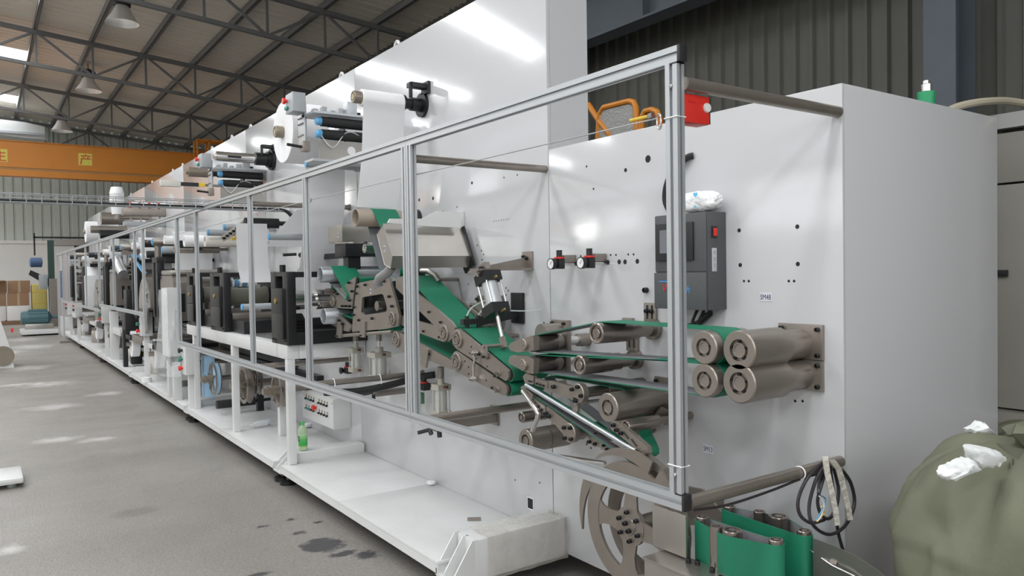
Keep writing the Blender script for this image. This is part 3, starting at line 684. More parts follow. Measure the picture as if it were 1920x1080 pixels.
# clevis lever and cross rod
cl = thing('clevis_lever', 'steel lever with a cross rod on the middle conveyor', 'lever', onX(908, 660, FX))
arm('lever_plate', [(907, 650, 5), (909, 668, 6)], FX-.014, .012, cl); y, z = C(907, 650, FX-.014)
shaft('cross_rod', y, z, .009, FX-.02, 2.075, cl, NICKEL); pbolts(cl, [(908, 669), (899, 664)], FX-.014, .007)
# ================================================================ angled pneumatic cylinder and bracket
def cylinder(label, top, bot, ro, rod_end=None, m_head=BLACK, m_tube=ALU, rod=True, head_h=.05, name='pneumatic_cylinder', group=None):
    """top, bot: world points of the two head centres; rod_end: where the piston rod finishes"""
    top, bot = Vector(top), Vector(bot); d = (bot-top).normalized(); t = thing(name, label, 'cylinder', bot, group)
    a = Vector((1, 0, 0)); b = d.cross(a).normalized()
    for nm, p, q in (('end_head', top, top+d*head_h), ('rod_head', bot-d*head_h, bot)): mb = MB(); mb.obox(p, q, ro*2.1, ro*2.1, a); part(nm, mb, m_head, t, 0)
    mb = MB(); mb.cyl(top+d*head_h, bot-d*head_h, ro*.86, 24); part('barrel', mb, m_tube, t)
    for i in (-1, 1):
        for j in (-1, 1): mb = MB(); o = a*(i*ro*.86)+b*(j*ro*.86); mb.cyl(top+d*head_h+o, bot-d*head_h+o, .0045, 8); part('tie_rod', mb, CHROME, t)
    if rod_end is not None: mb = MB(); mb.cyl(bot, Vector(rod_end), .010, 14); part('piston_rod', mb, CHROME, t)
    return t
CX = 2.06
pt_, pb_, pe_ = onX(913, 513, CX), onX(932, 590, CX), onX(944, 645, CX)
cy1 = cylinder('angled silver pneumatic cylinder with black ends hanging from a wall bracket', pt_, pb_, .047, pe_, head_h=.05)
mb = MB(); d = (pe_-pb_).normalized(); mb.obox(pe_-d*.035, pe_+d*.02, .028, .022, (1, 0, 0)); part('rod_clevis', mb, NICKEL, cy1, 0)
mb = MB(); mb.obox(pt_-d*.055, pt_, .04, .03, (1, 0, 0)); part('top_eye', mb, NICKEL, cy1, 0); bolts(cy1, [pt_-d*.03+Vector((-.022, 0, 0))], .009)
for o_, s_ in ((pt_+d*.025, .0), (pb_-d*.02, 0)): mb = MB(); mb.cyl(o_+Vector((0, -.045, .0)), o_+Vector((0, -.075, .012)), .006, 8); part('air_fitting', mb, BRASS, cy1)
wa = onX(995, 484, WALL); br = thing('cylinder_bracket', 'tapered steel wall bracket holding the angled cylinder', 'bracket', (WALL, wa.y, wa.z-.05))
y, z = wa.y+.02, wa.z
mb = MB(); mb.prism([(2.03, z-.05), (WALL-.012, z-.052), (WALL-.012, z+.005), (2.06, z-.038)], y-.006, y+.006, 'y'); part('rib', mb, NICKEL, br, 0)
mb = MB(); mb.box((1.99, y-.05, z-.062), (WALL-.012, y+.03, z-.050)); part('arm_plate', mb, NICKEL, br, 0)
mb = MB(); mb.box((1.985, y-.04, z-.074), (2.11, y+.035, z-.062), .001); o = part('foot_plate', mb, NICKEL, br, 0); bolts(o, [(2.0+.03*k, y-.03, z-.088) for k in range(4)], .006, NICKEL, 'z')
o = wplate('wall_plate', y-.045, y+.04, z-.062, z+.035, br, .012, nb=0); bolts(o, [(WALL-.012, y-.005, z+.0), (WALL-.012, y+.018, z+.008)], .009)
# conveyor motor block behind the cylinder
y, z = C(985, 628, 2.1); gm = thing('gear_motor', 'steel flanged motor behind the middle conveyor', 'motor', (WALL, y, z))
shaft('motor_body', y, z, .047, 2.19, 2.30, gm); mb = MB(); mb.box((2.30, y-.06, z-.06), (WALL-.001, y+.06, z+.06), .003); o = part('flange', mb, NICKEL, gm); bolts(o, [(2.30, y+s*.045, z+q*.045) for s in (-1, 1) for q in (-1, 1)], .008)
# black air block bracket over the conveyor
ab = thing('air_manifold', 'black air manifold arm across the upper conveyor with clear tubes', 'manifold', onX(870, 605, 2.02))
p, q = onX(866, 604, 2.0), onX(962, 592, WALL); mb = MB(); mb.obox(p, (2.16, p.y-.0, p.z+.0), .03, .028); part('manifold_bar', mb, BLKPL, ab, 0)
mb = MB(); mb.obox((2.10, p.y, p.z), (WALL-.01, p.y-.03, p.z+.03), .025, .045); part('arm', mb, BLKPL, ab, 0)
mb = MB(); mb.box((WALL-.012, p.y-.09, p.z-.02), (WALL-.001, p.y+.02, p.z+.14)); part('wall_plate', mb, BLKPL, ab, 0)
for k, x in enumerate((2.03, 2.10)):
    mb = MB(); mb.cyl((x, p.y, p.z-.055), (x, p.y, p.z+.03), .011, 10); part('nozzle', mb, BLKPL, ab)
    cable('air_tube', [(x, p.y, p.z+.03), (x+.03, p.y-.01, p.z+.075), (2.17, p.y+.0, p.z+.115)], .004, CLEAR, parent=ab)
mb = MB(); mb.cyl((2.165, p.y, p.z+.115), (2.20, p.y, p.z+.12), .008, 8); part('push_fitting', mb, BLUE, ab)
# dark steel arm blocks behind conveyor top
db = thing('idler_block', 'dark steel idler block on the wall behind the green incline', 'bracket', onX(880, 585, WALL))
mb = MB(); y, z = C(890, 572, 2.2); mb.box((2.2, y-.12, z-.06), (WALL-.002, y+.05, z+.01), .003); part('block', mb, NICKEL, db)
mb = MB(); mb.box((2.25, y-.1, z+.01), (WALL-.002, y+.06, z+.05), .003); part('upper_block', mb, NICKEL, db); bolts(db, [(2.2, y+.03, z-.01), (2.2, y-.1, z-.02), (2.25, y+.045, z+.03)], .009)
# air hoses from the cylinder to the wall
cable('air_hose', [pb_+Vector((.03, -.03, .02)), onX(985, 583, 2.2), onX(1015, 580, 2.32)], .003, CLEAR, 'thin clear air hose from the angled cylinder to the wall', 'hose')
# ================================================================ pressure regulators on the wall
def regulator(px, py, label):
    y, z = C(px+38, py-2, WALL); t = thing('pressure_regulator', label, 'regulator', (WALL, y, z-.05), 'pressure regulators on the wall')
    X = 2.235
    mb = MB(); mb.box((X-.015, y-.018, z-.03), (X+.02, y+.018, z+.018), .004); part('body', mb, BLKPL, t)
    mb = MB(); mb.cyl((X, y, z+.026), (X, y, z+.058), .014, 14); part('knob', mb, BLKPL, t)
    mb = MB(); mb.cyl((X, y, z+.018), (X, y, z+.026), .024, 18); part('red_band', mb, RED, t)
    mb = MB(); mb.box((X+.02, y-.012, z), (WALL-.001, y+.012, z+.035), .002); part('bracket', mb, NICKEL, t)
    mb = MB(); mb.cyl((X+.02, y, z-.008), (WALL-.002, y-.0, z-.008), .008, 10); part('pipe_fitting', mb, CHROME, t)
    g = Vector((X-.015, y+.006, z-.006)); mb = MB(); mb.lathe(g, (-1, 0, 0), [(0, .008), (.012, .008), (.014, .026), (.034, .026), (.034, .023), (.032, .0225)], 24); go = part('gauge', mb, BLKPL, t)
    mb = MB(); mb.lathe(g, (-1, 0, 0), [(.0315, .0225), (.033, .0225), (.033, 0)], 24); part('dial', mb, WPLAS, go)
    mb = MB(); mb.obox(g+Vector((-.0338, .002, -.003)), g+Vector((-.0338, -.010, .012)), .0006, .0022, (1, 0, 0)); part('needle', mb, BLACK, go, 0)
regulator(1040, 494, 'air pressure regulator with dial, left of the pair on the wall'); regulator(1097, 492, 'air pressure regulator with dial, right of the pair on the wall')
# ================================================================ lower belt group
lg = 'lower belt group'
y, z = C(1139, 765, 1.98); tD = thing('drive_drum', 'big steel drum under the narrow green band', 'roller', (WALL, y, z), lg); rD = 28/PM(1139, 765, 1.98)
pulley('roller_drum', y, z, rD, 1.98, 2.21, tD); shaft('bearing_housing', y, z, rD*.8, 2.21, WALL, tD)
o = wplate('mounting_plate', y-.09, y+.08, z-.02, z+.085, tD)
mb = MB(); mb.prism([(1.99+.16, z-rD), (WALL-.015, z-.12), (WALL-.015, z-.06), (2.2, z-.01)], y-.075, y-.065, 'y'); part('brace', mb, NICKEL, tD, 0)
Dc = (y, z, rD)
y, z = C(1172, 800, 1.97); rE = 12.5/PM(1172, 800, 1.97); tE = thing('guide_roller', 'slim guide roller pressing on the narrow green band', 'roller', (WALL, y, z), lg)
mb = MB(); mb.lathe((1.97, y, z), (1, 0, 0), [(.002, 0), (.002, .1*rE), (0, .45*rE), (.008, .5*rE), (.008, .72*rE), (0, .75*rE), (0, .92*rE), (.003, rE), (.17, rE), (.17, rE*.6), (WALL-1.97, rE*.6)], 24); part('roller_drum', mb, NICKD, tE)
for px, py, rp, x0, x1, l in ((985, 827, 22, 2.0, 2.235, 'fat steel drum low on the wall, seen under the bent tube'), (977, 783, 10.5, 2.05, 2.25, 'small steel idler above the fat low drum')):
    y, z = C(px, py, x0); r = rp/PM(px, py, x0); t = thing('steel_drum', l, 'roller', (WALL, y, z), lg)
    if rp > 15:
        pulley('roller_drum', y, z, r, x0, x0+.115, t); shaft('second_drum', y, z, r, x0+.118, x1, t); shaft('bearing_housing', y, z, r*.7, x1, WALL, t)
    else:
        mb = MB(); mb.lathe((x0, y, z), (1, 0, 0), [(.002, 0), (0, .45*r), (.006, .5*r), (.006, .75*r), (0, .8*r), (.003, r), (.14, r), (.14, r*.75), (WALL-x0, r*.75)], 24); part('roller_drum', mb, NICKD, t)
# belt 3: flat triangular loop from the crossing over the drum to the right tip
tip = C(1213, 852, 1.985)
t = thing('tapered_belt', 'narrow green belt loop from the crossing over the steel drum to the tip', 'belt', (2.1, tip[0], tip[1]), lg)
belt([], 2.085, 2.145, t, .004, path=[C(a, b, 2.085) for a, b in ((1022, 714), (1021, 709), (1026, 707), (1100, 718), (1168, 731), (1176, 736), (1182, 745), (1186, 760), (1189, 785), (1193, 802), (1201, 818), (1209, 834), (1214, 846), (1214, 854), (1208, 858), (1200, 852), (1192, 842))])
# upper slotted arm of belt 3
t = thing('slotted_arm', 'upper slotted steel arm with round bolted hub by the belt crossing', 'arm', onX(1081, 737, WALL), lg)
plate_px('nose_plate', ((980, 706), (985, 700), (1000, 705), (1000, 721), (984, 718)), 1.965, .02, t); plate_px('slide_block', ((1003, 709), (1026, 716), (1026, 729), (1003, 722)), 1.97, .02, t)
plate_px('arm_plate', ((1027, 714), (1033, 714), (1078, 726), (1080, 752), (1070, 749), (1027, 732)), 1.975, .02, t)
mb = MB(); y, z = C(1082, 738, 1.965); mb.lathe((1.965, y, z), (1, 0, 0), [(0, 0), (0, .038), (.003, .041), (.03, .041)], 24); part('hub_flange', mb, NICKEL, t); bolts(t, [(1.965, y+.030*math.cos(a), z+.030*math.sin(a)) for a in (.5, 1.9, 3.3, 4.9)], .008)
shaft('shaft', y, z, .021, 1.99, 2.12, t, NICKD); shaft('bearing_sleeve', y, z, .032, 2.12, WALL, t); mb = MB(); c_ = onX(994, 715, 1.964); mb.box((1.9635, c_.y-.016, c_.z-.004), (1.965, c_.y+.016, c_.z+.004)); part('slot', mb, DARKHOLE, t, 0)
pbolts(t, [(1008, 719), (1014, 721), (1020, 723)], 1.97, .005); pbolts(t, [(1040, 725)], 1.975, .009)
y, z = C(1078, 757, 1.96); shaft('tie_rod', y, z, .007, 1.96, 2.14, t, CHROME); plate_px('tie_lug', ((1075, 745), (1083, 748), (1083, 772), (1074, 776), (1070, 770), (1076, 762)), 1.965, .012, t)
# chrome guide tube along belt 4 and the belt itself
t = thing('guide_tube', 'polished straight guide tube lying along the lower green belt', 'tube', onX(1090, 785, 1.95), lg)
mb = MB(); mb.cyl(onX(986, 722, 1.955), onX(1192, 846, 1.955), .0095, 16); part('tube', mb, PIPEG, t)
t = thing('slanted_belt', 'long slanting lower green belt under the polished guide tube', 'belt', onX(1100, 800, 2.05), lg)
belt([(*C(992, 731, 1.975), .008), (*C(1198, 864, 1.975), .020)], 1.972, 2.01, t, .004)
t = thing('slotted_arm', 'lower slotted steel arm with bolted hub beside the fat drum', 'arm', onX(1065, 811, WALL), lg)
plate_px('nose_plate', ((976, 726), (980, 723), (999, 740), (997, 754), (980, 740)), 1.955, .02, t); plate_px('slide_block', ((999, 745), (1022, 762), (1022, 776), (998, 757)), 1.96, .02, t)
plate_px('arm_plate', ((1020, 765), (1026, 762), (1072, 797), (1076, 820), (1062, 822), (1038, 793), (1020, 778)), 1.965, .02, t)
mb = MB(); y, z = C(1066, 812, 1.955); mb.lathe((1.955, y, z), (1, 0, 0), [(0, 0), (0, .038), (.003, .041), (.03, .041)], 24); part('hub_flange', mb, NICKEL, t); bolts(t, [(1.955, y+.030*math.cos(a), z+.030*math.sin(a)) for a in (.7, 2.2, 3.9, 5.4)], .008)
shaft('shaft', y, z, .028, 1.985, WALL, t, NICKEL); pbolts(t, [(1003, 756), (1010, 762), (1016, 768)], 1.96, .006); pbolts(t, [(1026, 775), (1031, 780)], 1.965, .009)
mb = MB(); c_ = onX(989, 744, 1.954); mb.obox((1.954, c_.y+.014, c_.z+.012), (1.954, c_.y-.014, c_.z-.012), .003, .007, (1, 0, 0)); part('slot', mb, DARKHOLE, t, 0)
t = thing('bent_tube', 'bent polished tube rising beside the lower slotted arm', 'tube', onX(1000, 800, 1.95), lg)
mb = MB(); mb.tube([onX(980, 733, 1.945), onX(994, 752, 1.945), onX(1006, 769, 1.945), onX(1009, 776, 1.945), onX(1008, 784, 1.945), onX(1003, 795, 1.945), onX(998, 808, 1.945)], .0115, 12); part('tube', mb, CHROME, t)
t = thing('slotted_arm', 'steel arm with round hub under the slanting green belt', 'arm', onX(1104, 820, WALL), lg)
mb = MB(); y, z = C(1106, 822, 1.985); mb.lathe((1.985+.02, y, z), (1, 0, 0), [(0, 0), (0, .034), (.003, .037), (.03, .037)], 22); part('hub_flange', mb, NICKEL, t); bolts(t, [(2.0, y+.027*math.cos(a), z+.027*math.sin(a)) for a in (.9, 2.4, 4.0, 5.5)], .007)
shaft('shaft', y, z, .026, 2.03, WALL, t); plate_px('arm_plate', ((1108, 818), (1128, 826), (1132, 842), (1110, 834)), 2.0, .02, t); plate_px('slide_block', ((1128, 825), (1140, 830), (1165, 846), (1160, 850), (1126, 843)), 1.99, .02, t); pbolts(t, [(1133, 835), (1139, 842), (1146, 845)], 1.99, .006)
t = thing('slotted_arm', 'slotted steel nose arm carrying the right tip of the narrow belt', 'arm', onX(1180, 820, 2.0), lg)
plate_px('arm_plate', ((1150, 792), (1158, 790), (1214, 838), (1216, 850), (1207, 853), (1150, 808)), 1.955, .02, t); boss(t, 1211, 847, 1.955, 6, 3)
pbolts(t, [(1152, 797), (1158, 806), (1166, 812)], 1.955, .008)
for px, py in ((1174, 816), (1189, 830)):
    mb = MB(); c_ = onX(px, py, 1.954); mb.obox((1.954, c_.y+.014, c_.z+.011), (1.954, c_.y-.014, c_.z-.011), .003, .007, (1, 0, 0)); part('slot', mb, DARKHOLE, t, 0)
y, z = C(1150, 800, 1.97); shaft('shaft', y, z, .022, 1.975, WALL, t)
# long thin rod low on the wall and steel guide strips running down to the wheel
mb = MB(); mb.cyl(onX(1036, 853, 2.18), onX(1135, 868, 2.18), .008, 10); o = part('thin_rod', mb, CHROME, None); setp(o, 'thin bright rod low on the machine wall beside the spoked wheel', 'rod')
mb = MB()
mb.prism([C(a, b, 1.95) for a, b in ((1190, 846), (1206, 852), (1240, 880), (1262, 925), (1256, 934), (1234, 892), (1200, 862))], 1.96, 1.985); o = part('guide_strip', mb, NICKEL, None, 0); setp(o, 'flat steel guide strip running down behind the near fence post', 'strip')
# ================================================================ spoked wheel, chute boxes and upright belts at the near end
wy, wz = C(1180, 987, 1.93); WX = 1.93
wh = thing('spoked_wheel', 'large flat steel wheel with spokes and hooked rim at the bottom', 'wheel', (WX, wy, wz-.27))
def ringpoly(r0, r1, a0, a1, n=24):
    return [(wy+r1*math.cos(a0+(a1-a0)*k/n), wz+r1*math.sin(a0+(a1-a0)*k/n)) for k in range(n+1)]+[(wy+r0*math.cos(a1-(a1-a0)*k/n), wz+r0*math.sin(a1-(a1-a0)*k/n)) for k in range(n+1)]
mb = MB(); mb.prism(circ(wy, wz, .235, 64), WX, WX+.012, hole=circ(wy, wz, .172, 64)); part('rim', mb, NICKEL, wh, 30)
for k in range(4):                                   # four flared spokes
    a = PI/4*0+PI/2*k+.06; ca, sa = math.cos(a), math.sin(a)
    def W_(r, t): return (wy+r*ca-t*sa, wz+r*sa+t*ca)
    mb = MB(); mb.prism([W_(.0, -.04), W_(.06, -.036), W_(.11, -.029), W_(.148, -.036), W_(.178, -.06), W_(.178, .06), W_(.148, .036), W_(.11, .029), W_(.06, .036), W_(.0, .04)], WX+.002, WX+.0105); part('spoke', mb, NICKEL, wh, 30)
mb = MB(); mb.lathe((WX-.004, wy, wz), (1, 0, 0), [(0, 0), (0, .03), (.004, .032), (.004, .072), (.02, .072)], 32); hb = part('hub', mb, NICKEL, wh)
bolts(hb, [(WX-.002, wy+.052*math.cos(a), wz+.052*math.sin(a)) for a in [PI/3*k+.4 for k in range(6)]], .008); bolts(hb, [(WX-.004, wy+.012, wz+.010), (WX-.004, wy-.006, wz-.014)], .009)
def hook(a0, a1, ro, taper=.02):                     # curved scraper fingers round the rim
    n = 20; P = []
    for k in range(n+1): t = k/n; a = a0+(a1-a0)*t; P.append((wy+ro*math.cos(a), wz+ro*math.sin(a)))
    for k in range(n+1): t = 1-k/n; a = a0+(a1-a0)*t; w = .055*(1-t)**.8+.002; P.append((wy+(ro-w)*math.cos(a), wz+(ro-w)*math.sin(a)))
    mb = MB(); mb.prism(P, WX+.001, WX+.011); part('rim_finger', mb, NICKEL, wh, 30)
for a0, a1 in ((2.0, .85), (.62, -.3), (2.15, 2.9), (3.0, 3.8), (3.9, 4.7)): hook(a0, a1, .285)
mb = MB(); mb.prism(circ(wy-.01, wz, .21, 48), WX+.075, WX+.087, hole=circ(wy-.01, wz, .15, 48)); part('rear_ring', mb, NICKEL, wh, 30)
shaft('axle', wy, wz, .03, WX+.02, WALL, wh)
# steel chute box beside the wheel
cb = thing('chute_box', 'brushed steel chute box beside the spoked wheel', 'box', (2.0, 1.72, .11))
a = onX(1234, 950, 1.90); b = onX(1293, 1016, 1.90)
mb = MB(); mb.box((1.905, 1.743, .535), (1.916, 1.897, .677), .002); part('back_sheet', mb, STAIN, cb)
mb = MB(); c = onX(1208, 1045, 1.80); d = onX(1350, 1075, 1.80); mb.box((1.812, 1.42, .33), (1.925, 1.845, .523), .003); part('body', mb, STAIN, cb)
mb = MB(); mb.box((1.807, 1.415, .523), (1.93, 1.85, .531), .001); lid = part('lid', mb, STAIN, cb)
mb = MB(); mb.box((1.90, 1.55, .11), (2.28, 1.85, .36), .003); part('pedestal', mb, STAIN, cb)
bolts(cb, [(1.89, 1.72, .531), (1.90, 1.69, .531), (1.89, 1.62, .531), (1.86, 1.56, .531)], .009, None, 'z')
bolts(cb, [(1.812, 1.72, .48), (1.812, 1.60, .49)], .004)
# triangular steel gusset behind the bottom rod
g = thing('steel_gusset', 'triangular steel gusset plate behind the lower stand-off tube', 'bracket', onX(1310, 960, 2.2))
plate_px('plate', ((1285, 912), (1316, 918), (1358, 968), (1352, 985), (1285, 985)), 2.18, .012, g); y, z = C(1300, 950, 2.19); shaft('support', y, z, .03, 2.19, WALL, g)
# upright belts: rollers on vertical axes
def upright_belt(label, rolls, zt, zb, extra=()):
    cs = []
    for px, py, rpx in rolls: p = onZ(px, py, zt+.012); cs.append((p.x, p.y, rpx/ppm(p)))
    cx = sum(c[0] for c in cs)/len(cs); cyy = sum(c[1] for c in cs)/len(cs); t = thing('upright_belt', label, 'belt', (cx, cyy, zb), 'upright green belts at the machine outlet')
    for x, y, r in cs:
        mb = MB(); mb.lathe((x, y, zb-.02), (0, 0, 1), [(0, r*.9), (0, r), (zt-zb+.03, r), (zt-zb+.032, r*.93), (zt-zb+.032, r*.72), (zt-zb+.026, r*.70), (zt-zb+.026, r*.40), (zt-zb+.032, r*.38), (zt-zb+.032, 0)], 26); part('roller', mb, NICKD, t)
        mb = MB(); mb.cyl((x, y, .3), (x, y, zb-.02), .012, 10); part('spindle', mb, NICKEL, t)
    P = []
    for x, y, r in cs[:len(cs)]: P += circ(x, y, r, 40)
    h = hull(P); n = len(h); out = []; th = .004
    for i in range(n):
        a, b, c = h[i-1], h[i], h[(i+1) % n]; tt = Vector((c[0]-a[0], c[1]-a[1])).normalized(); out.append((b[0]+tt.y*th, b[1]-tt.x*th))
    mb = MB(); A = [[mb.bm.verts.new((*p, zz)) for p in q] for zz in (zb, zt) for q in (h, out)]
    for i in range(n):
        j = (i+1) % n; mb.face([A[1][i], A[1][j], A[3][j], A[3][i]], 0); mb.face([A[0][i], A[2][i], A[2][j], A[0][j]], 1); mb.face([A[0][i], A[0][j], A[1][j], A[1][i]], 0); mb.face([A[2][i], A[3][i], A[3][j], A[2][j]], 0)
    part('belt', mb, [GREEN, BELTIN], t, 40); return t
ub1 = upright_belt('front upright green belt around three rollers', [(1317, 968, 12), (1373, 993, 19), (1455, 1011, 13.5)], .655, .478)
ub2 = upright_belt('rear upright green belt around three rollers, nearer the wall', [(1367, 948, 11.5), (1460, 967, 18), (1508, 994, 13)], .655, .485)
p = onZ(1424, 959, .667); mb = MB(); mb.lathe((p.x, p.y, .48), (0, 0, 1), [(0, .02), (.187, .02), (.189, .018), (.189, .013), (.183, .012), (.183, 0)], 20); o = part('idler_roller', mb, NICKD, None); setp(o, 'bare upright idler roller standing inside the rear upright belt', 'roller', 'upright idler rollers')
p = onZ(1343, 986, .667); ir = thing('idler_roller', 'bare upright steel idler roller pressing on the front upright belt', 'roller', (p.x, p.y, .46), 'upright idler rollers')
mb = MB(); mb.lathe((p.x, p.y, .50), (0, 0, 1), [(0, .021), (.16, .021), (.167, .020), (.167, .013), (.160, .012), (.160, 0)], 20); part('roller', mb, NICKD, ir)
mb = MB(); mb.box((p.x-.05, p.y-.03, .47), (p.x+.03, p.y+.03, .50), .004); part('foot_block', mb, NICKEL, ir); bolts(ir, [(p.x-.035, p.y+.0, .50)], .009, None, 'z')
# curved outlet chute
oc = thing('outlet_chute', 'curved stainless outlet chute wall with thin guide wires', 'chute', (2.26, 1.2, .3))
pts = [onZ(1525, 1010, .66), onZ(1560, 1022, .66), onZ(1600, 1040, .66), onZ(1640, 1065, .66), onZ(1665, 1085, .66)]
mb = MB(); R = []
for i, q in enumerate(pts): R.append([(q.x, q.y, q.z-.22), (q.x, q.y, q.z), (q.x+.004, q.y+.003, q.z), (q.x+.004, q.y+.003, q.z-.22)])
mb.rings(R); part('side_wall', mb, STAIN, oc)
for dz in (-.045, -.15): mb = MB(); mb.tube([(2.13, 1.46, .66+dz)]+[(q.x-.015, q.y-.01, q.z+dz-.01) for q in pts[1:]], .0025, 6); part('guide_wire', mb, CHROME, oc)
bolts(oc, [Vector(pts[1])+Vector((-.003, -.003, -.05))], .010, NICKEL, 'y')
for q in (pts[0], pts[-1]): mb = MB(); mb.box((q.x, q.y, .0), (q.x+.02, q.y+.02, q.z-.22)); part('leg', mb, STAIN, oc, 0)
mb = MB(); mb.box((1.95, 1.36, .42), (2.30, 1.80, .44), .002); o = part('belt_base_plate', mb, NICKEL, None); setp(o, 'steel base plate under the upright green belts', 'plate')
# ================================================================ control box
hx, hy0, hy1, hz0, hz1 = 2.225, 1.912, 2.178, 1.343, 1.712
hm = thing('control_box', 'dark grey wall control box with screen and red rocker switch', 'control box', (2.28, 2.04, hz0))
mb = MB(); mb.box((hx, hy0, hz0), (WALL-.001, hy1, hz1), .003); part('housing', mb, GREYCAB, hm)
mb = MB(); mb.box((hx-.008, hy0+.004, hz0), (hx-.0005, hy1+.004, hz0+.142), .002); part('lower_cover', mb, GREYCAB, hm)
mb = MB(); mb.box((hx-.004, hy0+.004, hz0+.146), (hx-.0005, hy1, hz1-.002), .001); part('upper_door', mb, GREYCAB, hm)
a = onX(1232, 421, hx); b = onX(1303, 488, hx); mb = MB(); mb.box((hx-.012, b.y, b.z-.0), (hx-.004, a.y, a.z), .003); bz = part('screen_bezel', mb, BLKPL, hm)
mb = MB(); e = (a.y-b.y)*.13; mb.box((hx-.0128, b.y+e*1.3, b.z+e*1.2), (hx-.0118, a.y-e, a.z-e*1.0)); part('screen', mb, mat('grey_screen', (.17, .18, .20), .2), bz, 0)
sy = hy0
p = onY(1339, 435, sy); mb = MB(); mb.box((p.x-.016, sy-.003, p.z-.022), (p.x+.014, sy, p.z+.022)); rs = part('rocker_frame', mb, BLKPL, hm, 0)
mb = MB(); mb.box((p.x-.009, sy-.007, p.z-.015), (p.x+.011, sy-.003, p.z+.015), .002); part('red_rocker', mb, RED, rs)
p = onY(1339, 487, sy); mb = MB(); mb.box((p.x-.013, sy-.002, p.z-.044), (p.x+.013, sy, p.z+.044), .001); st = part('socket_strip', mb, mat('pale_grey', (.5, .5, .52), .5), hm)
for q in (.028, .002, -.02): mb = MB(); mb.box((p.x-.005, sy-.003, p.z+q-.007), (p.x+.005, sy-.002, p.z+q+.007)); part('port', mb, GREYPL, st, 0)
LBLUE = mat('logo_blue', (.04, .30, .72), .5); LRED = mat('logo_red', (.62, .03, .03), .5)
cR = onX(1247, 540, hx-.008); text_obj('lettering', 'V', .042, (hx-.0088, cR.y, cR.z), '-x', LRED, hm, shear=.2)
cB = onX(1288, 543, hx-.008); text_obj('lettering', 'th', .040, (hx-.0085, cB.y, cB.z), '-x', LBLUE, hm, shear=.35)
c0 = onX(1236, 528, hx-.008); c1 = onX(1256, 528, hx-.008); mb = MB(); mb.box((hx-.0088, c1.y, c0.z-.0015), (hx-.008, c0.y, c0.z+.0025)); part('logo_bar', mb, LBLUE, hm, 0)
bolts(hm, [onX(1213, 544, WALL)], .012)
# cables from below and conduit above the control box
cable('conduit', [(2.31, 2.16, hz1-.005), (2.305, 2.20, hz1+.07), (2.30, 2.17, hz1+.16), (2.315, 2.10, hz1+.225), (WALL, 2.07, hz1+.235)], .013, RUB, 'thick black conduit curving up from the control box', 'conduit')
for k, (ya, yb, dz, l) in enumerate(((2.165, 2.06, .07, 'leftmost'), (2.02, 2.04, .055, 'middle'), (1.985, 2.03, .065, 'third'), (1.95, 2.03, .045, 'rightmost'))):
    cable('cable', [(2.29, ya, hz0+.002), (2.28, (ya+yb)/2+.01, hz0-dz), (2.30, yb-.03, hz0-dz*.75), (2.329, yb-.045, hz0-dz*.3)], .006, RUB, l+' of the black cables looping under the control box', 'cable')
# crumpled pack of diapers on the control box
def crumple(name, label, cat, c, sx, sy_, sz, m, seed, spots=()):
    rr = random.Random(seed); mb = MB(); n, k = 28, 12; R = []
    ph = [rr.uniform(0, 6) for _ in range(8)]
    for i in range(k+1):
        t = -1+2*i/k; w = max(0, 1-abs(t)**3.0)**.45
        ring = []
        for j in range(n):
            a = 2*PI*j/n; q = 1+.06*math.sin(5*a+ph[0]+3*t)+.05*math.sin(9*a+ph[1]-5*t)+.04*math.sin(15*a+ph[2]+7*t)+rr.uniform(-.02, .02)
            ca, sa = math.cos(a), math.sin(a); se = (abs(ca)**3+abs(sa)**3)**(-1/3)
            ring.append(Vector((c[0]+sx*w*ca*se*q, c[1]+sy_*w*sa*se*q, c[2]+sz*(t*.95+1)+.04*sz*math.sin(4*a+ph[3]))))
        R.append(ring)
    lo = min(v.z for r_ in R for v in r_)
    for r_ in R:
        for v in r_: v.z += c[2]-lo
    mb.rings(R); return mb
dp = thing('diaper_pack', 'crumpled white diaper pack with blue heart print on the control box', 'diapers', (2.27, 1.99, hz1))
mb = crumple('', '', '', (2.272, 1.998, hz1), .042, .098, .044, None, 4); part('pack', mb, mat('soft_white_film', (.84, .84, .85), .35, bump=.9, bscale=45), dp, 60)
HB = mat('heart_print', (.12, .50, .80), .5)
def heart(cx, cyy, cz, s, parent):
    P = []
    for k in range(24):
        a = 2*PI*k/24; P.append((cyy-s*.055*16*math.sin(a)**3, cz+s*.055*(13*math.cos(a)-5*math.cos(2*a)-2*math.cos(3*a)-math.cos(4*a))))
    mb = MB(); mb.prism(P, cx-.0015, cx+.0005); part('heart_print', mb, HB, parent)
c = onX(1306, 365, 2.222); heart(2.216, c.y, c.z, .012, dp); c = onX(1306, 388, 2.222); heart(2.214, c.y, c.z, .006, dp)
# ================================================================ emergency pull cord along the fence
sw = thing('pull_cord_switch', 'red emergency pull switch with white knob tied to the near post', 'switch', (FEN+.1, 1.40, 1.98))
a = onX(1280, 178, FEN+.05); b = onX(1333, 214, FEN+.05)
sx0 = FEN+.017; SWY = 1.455
p0 = onY(1279, 200, SWY); p1 = onY(1333, 195, SWY)
mb = MB(); mb.box((sx0, SWY, 1.905), (p1.x-.004, SWY+.05, 1.985), .006); part('body', mb, RED, sw)
mb = MB(); mb.lathe((p1.x-.018, SWY+.002, 1.952), (0, -1, 0), [(0, .014), (.004, .014), (.008, .012), (.009, 0)], 20); part('knob', mb, WPLAS, sw)
mb = MB(); mb.box((p1.x-.004, SWY+.002, 1.908), (p1.x, SWY+.048, 1.982), .001); part('end_plate', mb, BLKPL, sw)
mb = MB(); mb.box((sx0+.02, SWY-.002, 1.962), (sx0+.05, SWY, 1.970)); part('moulded_mark', mb, RED, sw, 0)
